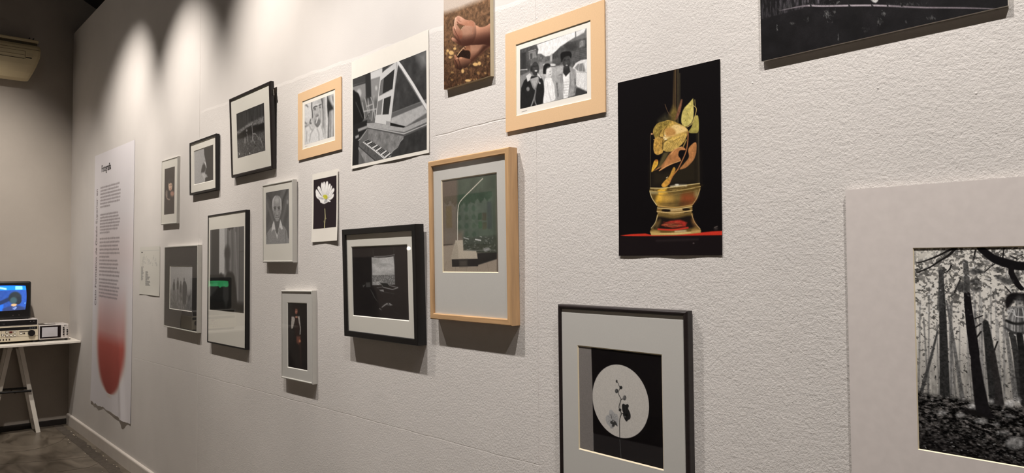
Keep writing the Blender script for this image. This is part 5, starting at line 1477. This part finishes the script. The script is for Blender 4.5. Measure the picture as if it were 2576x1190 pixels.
# ragged bottom edge
co = np.empty(len(po.data.vertices) * 3, np.float32)
po.data.vertices.foreach_get('co', co)
co = co.reshape(-1, 3)
rag = .014 * (fbm(co[:, 0] * 14, co[:, 0] * 0, 3, 2) - .5) * 2 + .012 * np.exp(-((co[:, 0] + .45) / .03) ** 2) * -1
co[:, 2] += rag * np.clip(1 - co[:, 2] / .2, 0, 1)
po.data.vertices.foreach_set('co', co.ravel())
po.data.update()
tl, tr_ = A.mm((255.5, 433.5)), A.mm((279.5, 424))
ttl = text('title_lettering', 'Fotografía', M['ink'], e, (-W5 / 2 + tl[0] / 1000, -.0020, H5 - tl[1] / 1000), .078, offset=.0012)
wid = max(v.co.x for v in ttl.data.vertices)
ttl.scale = ((tr_[0] - tl[0]) / 1000 / wid, 1.0, 1)
s0, s1 = A.mm((237, 768)), A.mm((247, 476))
sid = text('side_lettering', 'Ciclo Formativo de Grado Superior en', M['ink_grey'], e, (-W5 / 2 + .118, -.0020, H5 - s0[1] / 1000), .078, rot=(R(90), R(-90), 0))
wid = max(v.co.x for v in sid.data.vertices)
sid.scale = ((s0[1] - s1[1]) / 1000 / wid, 1.0, 1)

# ================================================================== table with video equipment
TZ = .79
tb = thing('trestle_table', 'narrow white table top on white trestles against the back wall', 'table', (-7.46, -.8, 0))
# coordinates inside are relative to (-7.46, -.8, 0)
box('table_top', -.24, .24, -1.25, .797, TZ - .018, TZ, M['white_paint'], tb, .002)
def trestle(yc):
    for xo, nm in ((-.01, 'front'), (-.20, 'rear')):
        for sgn in (-1, 1):
            bm = bmesh.new()
            beam(bm, (xo, yc + sgn * .035, TZ - .02), (xo, yc + sgn * .175, 0.0), .032, .022, (1, 0, 0))
            from_bm('trestle_leg', bm, M['white_paint'], tb)
        bm = bmesh.new()
        cyl(bm, (xo + .022, yc - .125, .378), (xo + .022, yc + .118, .368), .010, n=10)
        cyl(bm, (xo + .022, yc + .0, .36), (xo + .022, yc + .0, .374), .006, n=8)
        from_bm('brace_bar', bm, M['black_metal'], tb)
    for sgn in (-1, 1):
        bm = bmesh.new()
        beam(bm, (-.20, yc + sgn * .035, TZ - .04), (-.01, yc + sgn * .035, TZ - .04), .03, .045)
        from_bm('trestle_rail', bm, M['white_paint'], tb)
        bm = bmesh.new()
        beam(bm, (-.20, yc + sgn * .16, .075), (-.01, yc + sgn * .16, .075), .018, .04)
        from_bm('trestle_rail', bm, M['white_paint'], tb)
trestle(.357)
trestle(-.95)

# ---- editing video recorder
VX = -7.36
vc = thing('video_recorder', 'beige video editing recorder with a large black jog dial', 'video recorder', (VX - .16, -.512, TZ + .0), (0, 0, R(0)))
fx = .16                                       # front face, local x
def py(px):                                    # wall-parallel pixel on the front plane -> local y, z
    r = ray(px)
    t = (VX - CAM.x) / r.x
    q = CAM + r * t
    return q.y + .512, q.z - TZ
box('body', -.16, fx, -.215, .216, .018, .146, M['beige'], vc, .003)
for a, b in ((-.13, -.19), (-.13, .19), (.13, -.19), (.13, .19)):
    bm = bmesh.new()
    cyl(bm, (a, b, 0), (a, b, .019), .014, n=12)
    from_bm('rubber_foot', bm, M['black_metal'], vc)
box('display_strip', fx - .004, fx + .0012, -.20, .209, .112, .136, M['gloss_black'], vc, .001)
for k_ in range(3):
    box('display_digits', fx + .001, fx + .0016, .152 + .016 * k_, .162 + .016 * k_, .120, .127, mat('dim_display', (70, 76, 84), .4, var=.1), vc)
for y_, z_, red in ((-.006, .099, 0), (.049, .096, 0), (-.006, .069, 0), (.022, .069, 0), (.049, .068, 0), (.093, .082, 0), (-.035, .078, 0)):
    bs = box('button_surround', fx - .002, fx + .0015, y_ - .010, y_ + .010, z_ - .009, z_ + .009, M['btn_ring'], vc, .001)
    box('button', fx, fx + .004, y_ - .0065, y_ + .0065, z_ - .0055, z_ + .0055, M['btn_white'], bs, .001)
box('red_display', fx - .002, fx + .002, .010, .033, .088, .105, M['btn_red'], vc, .001)
box('shuttle_slot', fx - .001, fx + .0012, .078, .15, .0955, .0985, M['gloss_black'], vc)
bm = bmesh.new()
cyl(bm, (fx, .166, .082), (fx + .020, .166, .082), .026, .0255, n=40)
from_bm('jog_dial', bm, M['tv_black'], vc)
for z_ in (.055,):
    box('panel_joint', fx, fx + .0006, -.21, .214, z_ - .0008, z_ + .0008, M['groove'], vc)
for y_ in (-.045, .070):
    box('panel_joint', fx, fx + .0006, y_ - .0008, y_ + .0008, .055, .110, M['groove'], vc)
box('rocker_switch', fx, fx + .003, .108, .120, .076, .088, M['btn_ring'], vc, .001)
for k_ in range(4):
    box('selector_switch', fx, fx + .003, -.056 + .021 * k_, -.047 + .021 * k_, .030, .044, M['btn_ring'], vc, .001)

# ---- slim recorder on top of it
up = thing('video_deck', 'slim black-fronted video deck resting on the beige recorder', 'video deck', (VX - .16, -.512, TZ + .1465))
box('body', -.15, .16, -.215, .212, 0, .052, M['silverplastic'], up, .002)
box('front_panel', .158, .1615, -.192, .207, .005, .047, M['gloss_black'], up, .001)
box('panel_mark', .1613, .1619, -.037, -.021, .020, .024, mat('dull_mark', (74, 70, 70), .5, var=.1), up)
for y_ in (.158, .183):
    bm = bmesh.new()
    cyl(bm, (.1605, y_, .034), (.1635, y_, .034), .004, n=10)
    from_bm('small_knob', bm, mat('grey_knob', (96, 92, 92), .4, var=.1), up)

# ---- portable monitor
mo = thing('small_monitor', 'small silver-grey portable monitor with blank screen and two columns of black knobs', 'monitor', (VX - .10, -.1805, TZ))
box('body', -.13, .10, -.1115, .1115, .018, .142, M['silverplastic'], mo, .004)
box('lid_vent', -.11, .07, -.10, .02, .1415, .1428, M['groove'], mo, .0005)
box('carry_handle', -.06, .02, -.055, .045, .142, .148, M['silverplastic'], mo, .002)
box('handle_gap', -.03, -.01, -.03, .03, .1478, .1490, M['gloss_black'], mo, .0004)
box('screen_bezel', .098, .103, -.104, .052, .028, .134, M['gloss_black'], mo, .002)
V, F_ = [], []
for j in range(9):
    for i in range(11):
        u, v = i / 10 * 2 - 1, j / 8 * 2 - 1
        V.append((.1035 + .004 * (1 - u * u) * (1 - v * v), -.089 + .116 * i / 10, .039 + .083 * j / 8))
for j in range(8):
    for i in range(10):
        a = j * 11 + i
        F_.append((a, a + 1, a + 12, a + 11))
obj('screen', V, F_, M['grey_tube'], mo, True)
for y_, zs, r_ in ((.072, (.112, .093, .073, .052), .0062), (.099, (.092, .073, .052), .0056)):
    for z_ in zs:
        bm = bmesh.new()
        cyl(bm, (.099, y_, z_), (.110, y_, z_), r_, r_ * .9, n=14)
        from_bm('knob', bm, M['gloss_black'], mo)
box('indicator_slot', .099, .1012, .096, .102, .1115, .1135, M['gloss_black'], mo)
for a in (-.10, .08):
    for b in (-.095, .095):
        bm = bmesh.new()
        cyl(bm, (a, b, 0), (a, b, .019), .012, n=12)
        from_bm('rubber_foot', bm, M['black_metal'], mo)
lg = text('maker_lettering', 'JVC', M['ink'], mo, (.1006, .075, .1265), .012, rot=(R(90), 0, R(90)), offset=.0003)

# ---- television
def tv(name, label, yc, z0, wid, art, ex=M['screen']):
    t = thing(name, label, 'television', (-7.62, yc, z0))
    h_ = .322
    f_ = .17
    bm = bmesh.new()
    bbox(bm, f_ - .10, f_, -wid / 2, wid / 2, .003, h_, .016, 4)
    from_bm('cabinet', bm, M['tv_black'], t)
    bm = bmesh.new()
    vs = []
    for x_, s_, zt in ((f_ - .095, .94, .97), (-.06, .62, .82)):
        for a, b in ((-1, .02), (1, .02), (1, 1), (-1, 1)):
            vs.append(bm.verts.new((x_, a * wid / 2 * s_, .004 + (h_ * zt - .004) * b)))
    for k in ((0, 1, 2, 3), (7, 6, 5, 4), (0, 4, 5, 1), (1, 5, 6, 2), (2, 6, 7, 3), (3, 7, 4, 0)):
        bm.faces.new([vs[i] for i in k])
    from_bm('rear_housing', bm, M['tv_black'], t)
    for a in (-1, 1):
        box('stand_foot', f_ - .09, f_ - .02, a * wid * .38 - .03, a * wid * .38 + .03, 0, .005, M['black_metal'], t)
        bm = bmesh.new()
    # screen: rounded, slightly domed, painted as the lit picture
    sy0, sy1, sz0, sz1 = -wid / 2 + .034, wid / 2 - .034, .074, .290
    nx, ny = 60, 44
    V, F_, Cc = [], [], []
    for j in range(ny + 1):
        for i in range(nx + 1):
            u, v = i / nx * 2 - 1, j / ny * 2 - 1
            # superellipse squeeze of the square grid gives the tube's rounded corners
            k = 1 - .055 * (u * u) * (v * v)
            V.append((f_ + .0015 + .006 * (1 - u * u) * (1 - v * v), (sy0 + sy1) / 2 + u * k * (sy1 - sy0) / 2, (sz0 + sz1) / 2 + v * k * (sz1 - sz0) / 2))
            Cc.append(art((u + 1) / 2, 1 - (v + 1) / 2))
    for j in range(ny):
        for i in range(nx):
            a = j * (nx + 1) + i
            F_.append((a, a + 1, a + nx + 2, a + nx + 1))
    s = obj('screen', V, F_, ex, t, True)
    at = s.data.attributes.new('print', 'FLOAT_COLOR', 'POINT')
    at.data.foreach_set('color', np.array([[*lin(np.clip(c, 0, 255)), 1] for c in Cc], np.float32).ravel())
    for y_ in (.062, .105):
        bm = bmesh.new()
        cyl(bm, (f_ - .002, y_, .034), (f_ + .003, y_, .034), .005, n=10)
        from_bm('control_button', bm, M['btn_ring'], t)
    return t

def sm(a, b, x):
    t = min(1, max(0, (x - a) / (b - a)))
    return t * t * (3 - 2 * t)

def art_blue(u, v):
    c = np.array((44., 74., 142.)) + np.array((6, 18, 44)) * u + 14 * (vnoise(np.array(u * 40), np.array(v * 40)) - .5)
    mixc = lambda c, k, col: c * (1 - k) + np.array(col, float) * k
    k2 = vnoise(np.array(u * 70), np.array(v * 60))
    if v < .20:
        c = np.array((16., 140., 250.))
        k = sm(.73, .745, u) * (1 - sm(.905, .92, u)) * sm(.03, .05, v) * (1 - sm(.175, .185, v))
        c = mixc(c, k, (150, 250, 255))
        c = mixc(c, (1 - sm(.02, .05, abs(v - .10 - (u - .40) * .35))) * (1 - sm(.52, .56, u)), (180, 235, 255))
    c = mixc(c, 1 - sm(.0, .03, v), (10, 30, 180))
    c = mixc(c, sm(.70, .78, v) * (1 - sm(.46, .49, u)), (40, 112, 236))
    arm = (1 - sm(.05, .11, abs((v - .60) - (.52 - u) * .75))) * (1 - sm(.60, .66, u)) * sm(.30, .34, v)
    c = mixc(c, arm * .85, (34, 46, 74))
    body = sm(.78, .86, v - .55 * abs(u - .72) + .06) * (1 - sm(.24, .30, abs(u - .72)))
    c = mixc(c, body * .8, (52, 62, 100))
    hair = ((u - .735) / .150) ** 2 + ((v - .50) / .245) ** 2
    c = mixc(c, 1 - sm(.65, 1.3, hair), (46, 54, 60))
    hs = ((u - .80) / .085) ** 2 + ((v - .62) / .15) ** 2
    c = mixc(c, 1 - sm(.8, 1.15, hs), (40, 48, 56))
    face = ((u - .700) / .088) ** 2 + ((v - .60) / .145) ** 2
    c = mixc(c, 1 - sm(.35, 1.25, face), (64, 90, 96))
    neck = ((u - .712) / .072) ** 2 + ((v - .775) / .060) ** 2
    c = mixc(c, (1 - sm(.5, 1.15, neck)) * sm(.71, .75, v), (226, 180, 130))
    col = ((u - .725) / .055) ** 2 + ((v - .90) / .075) ** 2
    c = mixc(c, (1 - sm(.6, 1.1, col)) * (.25 + .75 * (k2 > .5)), (150, 176, 236))
    c = mixc(c, (1 - sm(.3, 1.0, ((u - .97) / .02) ** 2 + ((v - .72) / .02) ** 2)), (120, 190, 250))
    return c

def art_green(u, v):
    jag = .20 + .10 * vnoise(np.array(u * 14), np.array(0.5)) + .05 * vnoise(np.array(u * 40), np.array(3.5))
    c = np.array((70., 240., 140.)) if v < jag else np.array((4., 12., 9.))
    return c * (.85 + .3 * vnoise(np.array(u * 9), np.array(v * 9)))

tv('television', 'black tube television showing a blue picture, resting on the video decks', -.5275, TZ + .1990, .380, art_blue)
def copy_tree(o, dy, label):
    c = o.copy()
    COL.objects.link(c)
    c.location.y += dy
    c['label'] = label
    for ch in o.children:
        d = ch.copy()
        COL.objects.link(d)
        d.parent = c
        for g in ch.children:
            h = g.copy()
            COL.objects.link(h)
            h.parent = d
    return c
copy_tree(vc, -.72, 'beige video recorder under the television with the green picture')
copy_tree(up, -.72, 'slim black-fronted video deck under the television with the green picture')
tv('television', 'black tube television showing a green band across a dark picture', -1.2475, TZ + .1990, .380, art_green)

# ================================================================== air conditioner on the back wall
ac = thing('air_conditioner', 'yellowed wall-mounted air conditioner high on the back wall', 'air conditioner', (XB, -.72, 3.065))
prof = [(0, .05), (0, .312), (.200, .312), (.222, .306), (.238, .285), (.2445, .255), (.245, .205), (.232, .130), (.205, .065), (.165, .018), (.120, .003), (.06, .012)]
L0, L1 = -.43, .427
bm = bmesh.new()
rows = []
for y_, sc in ((L0, .90), (L0 + .02, .98), (L0 + .05, 1.0), (L1 - .05, 1.0), (L1 - .02, .98), (L1, .90)):
    rows.append([bm.verts.new((x_ * (sc if x_ > .03 else 1), y_ - math.copysign(.075 * (max(0, .23 - z_) / .23) ** 1.3 + .012 * (z_ > .33), y_), .18 + (z_ - .18) * (1 - (1 - sc) * .5))) for x_, z_ in prof])
for a, b in zip(rows, rows[1:]):
    for k in range(len(prof)):
        bm.faces.new((a[k], a[(k + 1) % len(prof)], b[(k + 1) % len(prof)], b[k]))
bm.faces.new(rows[0])
bm.faces.new(rows[-1][::-1])
from_bm('casing', bm, M['ac'], ac, False)
box('intake_slot', .0, .182, L0 + .025, L1 - .02, .305, .342, M['ac_dark'], ac, .002)
box('top_cover', .0, .200, L0 + .02, L1 - .012, .338, .364, M['ac'], ac, .008, 3)
box('panel_line', .2395, .2462, L0 + .02, L1 - .01, .2615, .2635, M['groove'], ac)
for z_, y1 in ((.240, L1 - .115), (.206, L1 - .115), (.176, L1 - .122)):
    box('panel_line', .2405, .2462, L0 + .05, y1, z_ - .0012, z_ + .0012, M['groove'], ac)
box('panel_line', .2405, .2462, L1 - .1175, L1 - .1150, .176, .240, M['groove'], ac)
box('rating_label', .2405, .2452, L1 - .105, L1 - .058, .200, .228, mat('pale_label', (196, 180, 146), .6, var=.04), ac)
box('indicator_window', .2390, .2460, L1 - .110, L1 - .068, .183, .190, M['gloss_black'], ac, .001)
for y_ in (L1 - .075, L1 - .045):
    bm = bmesh.new()
    cyl(bm, (.14, y_, .360), (.14, y_, .384), .004, n=8)
    cyl(bm, (.14, y_, .382), (.145, y_ + .006, .390), .004, n=8)
    from_bm('mounting_clip', bm, M['dark_base'], ac)

# ================================================================== wall chart on the opposite wall (mirrored in the beech frame's glass)
def bounce(px, x0=-1.784, z0=1.525, t=.033, lean=.74):
    le = R(lean)
    nrm = Vector((0, -math.cos(le), -math.sin(le)))
    P0 = Vector((x0, -t, z0))
    r = ray(px)
    s_ = (P0 - CAM).dot(nrm) / r.dot(nrm)
    P = CAM + r * s_
    r2 = r - nrm * 2 * r.dot(nrm)
    k = (YL - P.y) / r2.y
    return P + r2 * k
a, b = bounce((1118, 488)), bounce((1240, 488))
c2 = bounce((1180, 615))
cx_, cw = (a.x + b.x) / 2, abs(b.x - a.x)
ch = max(.3, (a.z + b.z) / 2 - c2.z)

wc = thing('wall_chart', 'pale chart with green header and rows of drop-shaped drawings on the opposite wall', 'chart', (cx_, YL + .0005, (a.z + b.z) / 2 - ch))
# built looking into the room: local x runs to the viewer's left, the face is on +y
box('chart_sheet', -cw / 2, cw / 2, 0, .004, 0, ch, mat('chart_paper', (206, 214, 206), .6, var=.03), wc)
G1 = mat('chart_green', (34, 92, 58), .6, var=.1)
bm = bmesh.new()
rr = random.Random(3)
n_ = 40
top_, lowv = [], []
for i in range(n_ + 1):
    u_ = -cw / 2 + cw * i / n_
    dp = ch * (.09 + .14 * abs(math.sin(i * .55)) * rr.uniform(.3, 1) + (.06 if 8 < i < 26 else 0))
    top_.append(bm.verts.new((u_, .0052, ch)))
    lowv.append(bm.verts.new((u_, .0052, ch - dp)))
for i in range(n_):
    bm.faces.new((top_[i], lowv[i], lowv[i + 1], top_[i + 1]))
from_bm('dripping_header', bm, G1, wc)
cols = ((196, 170, 192), (176, 64, 58), (122, 196, 128), (196, 186, 84))
for (u0, u1, v0, v1, c_) in ((.40, .48, .28, .80, (150, 130, 176)), (.30, .38, .28, .42, (186, 120, 70)), (.30, .38, .45, .60, (166, 60, 56)), (.22, .29, .30, .44, (110, 190, 120)), (.22, .29, .47, .60, (40, 120, 70)), (-.46, -.33, .35, .80, (190, 178, 74))):
    box('colour_panel', cw * u0, cw * u1, .004, .0055, ch * v0, ch * v1, mat('chart_panel', c_, .6, var=.05), wc)
for i in range(3):
    for j in range(4):
        u_, v_ = cw * (.13 - .15 * i), ch * (.20 + .17 * j)
        vs = [(u_ + cw * .045 * math.sin(k * math.pi / 6) * (1 - .35 * (math.cos(k * math.pi / 6) > .5)), .0056, v_ + ch * .06 * math.cos(k * math.pi / 6)) for k in range(12)]
        obj('drop_drawing', vs, [tuple(range(12))], mat('chart_drawing', rr.choice(((46, 96, 72), (120, 160, 140), (150, 176, 150))), .6, var=.1), wc)

# ---- unseen bulb lamp added to put a glint in the black box frame's glass
le = R(1.52)
nrm = Vector((0, -math.cos(le), -math.sin(le)))
P0 = Vector((-2.306, -.036, 1.374))
r = ray((1030, 625))
P = CAM + r * ((P0 - CAM).dot(nrm) / r.dot(nrm))
r2 = r - nrm * 2 * r.dot(nrm)
Q = P + r2 * min((-7.25 - P.x) / r2.x, (YL + .3 - P.y) / r2.y)
fl_ = thing('glint_lamp', 'thin black floor lamp with a bare glowing bulb, added for the glint in the box frame glass', 'lamp', (Q.x, Q.y, 0))
bm = bmesh.new()
cyl(bm, (0, 0, 0), (0, 0, .02), .11, .105, 28)
from_bm('base', bm, M['black_metal'], fl_)
bm = bmesh.new()
cyl(bm, (0, 0, .02), (0, 0, Q.z - .075), .009, n=12)
from_bm('pole', bm, M['black_metal'], fl_)
bm = bmesh.new()
cyl(bm, (0, 0, Q.z - .075), (0, 0, Q.z - .018), .016, .014, 16)
from_bm('socket', bm, M['black_metal'], fl_)
bm = bmesh.new()
bmesh.ops.create_uvsphere(bm, u_segments=20, v_segments=12, radius=.022)
bmesh.ops.translate(bm, verts=bm.verts, vec=(0, 0, Q.z))
bulb_m = mat('glowing_bulb', (255, 240, 214), .3, var=.01)
bulb_m.node_tree.nodes['Principled BSDF'].inputs['Emission Color'].default_value = (1, .9, .76, 1)
bulb_m.node_tree.nodes['Principled BSDF'].inputs['Emission Strength'].default_value = 14
from_bm('bulb', bm, bulb_m, fl_, True)
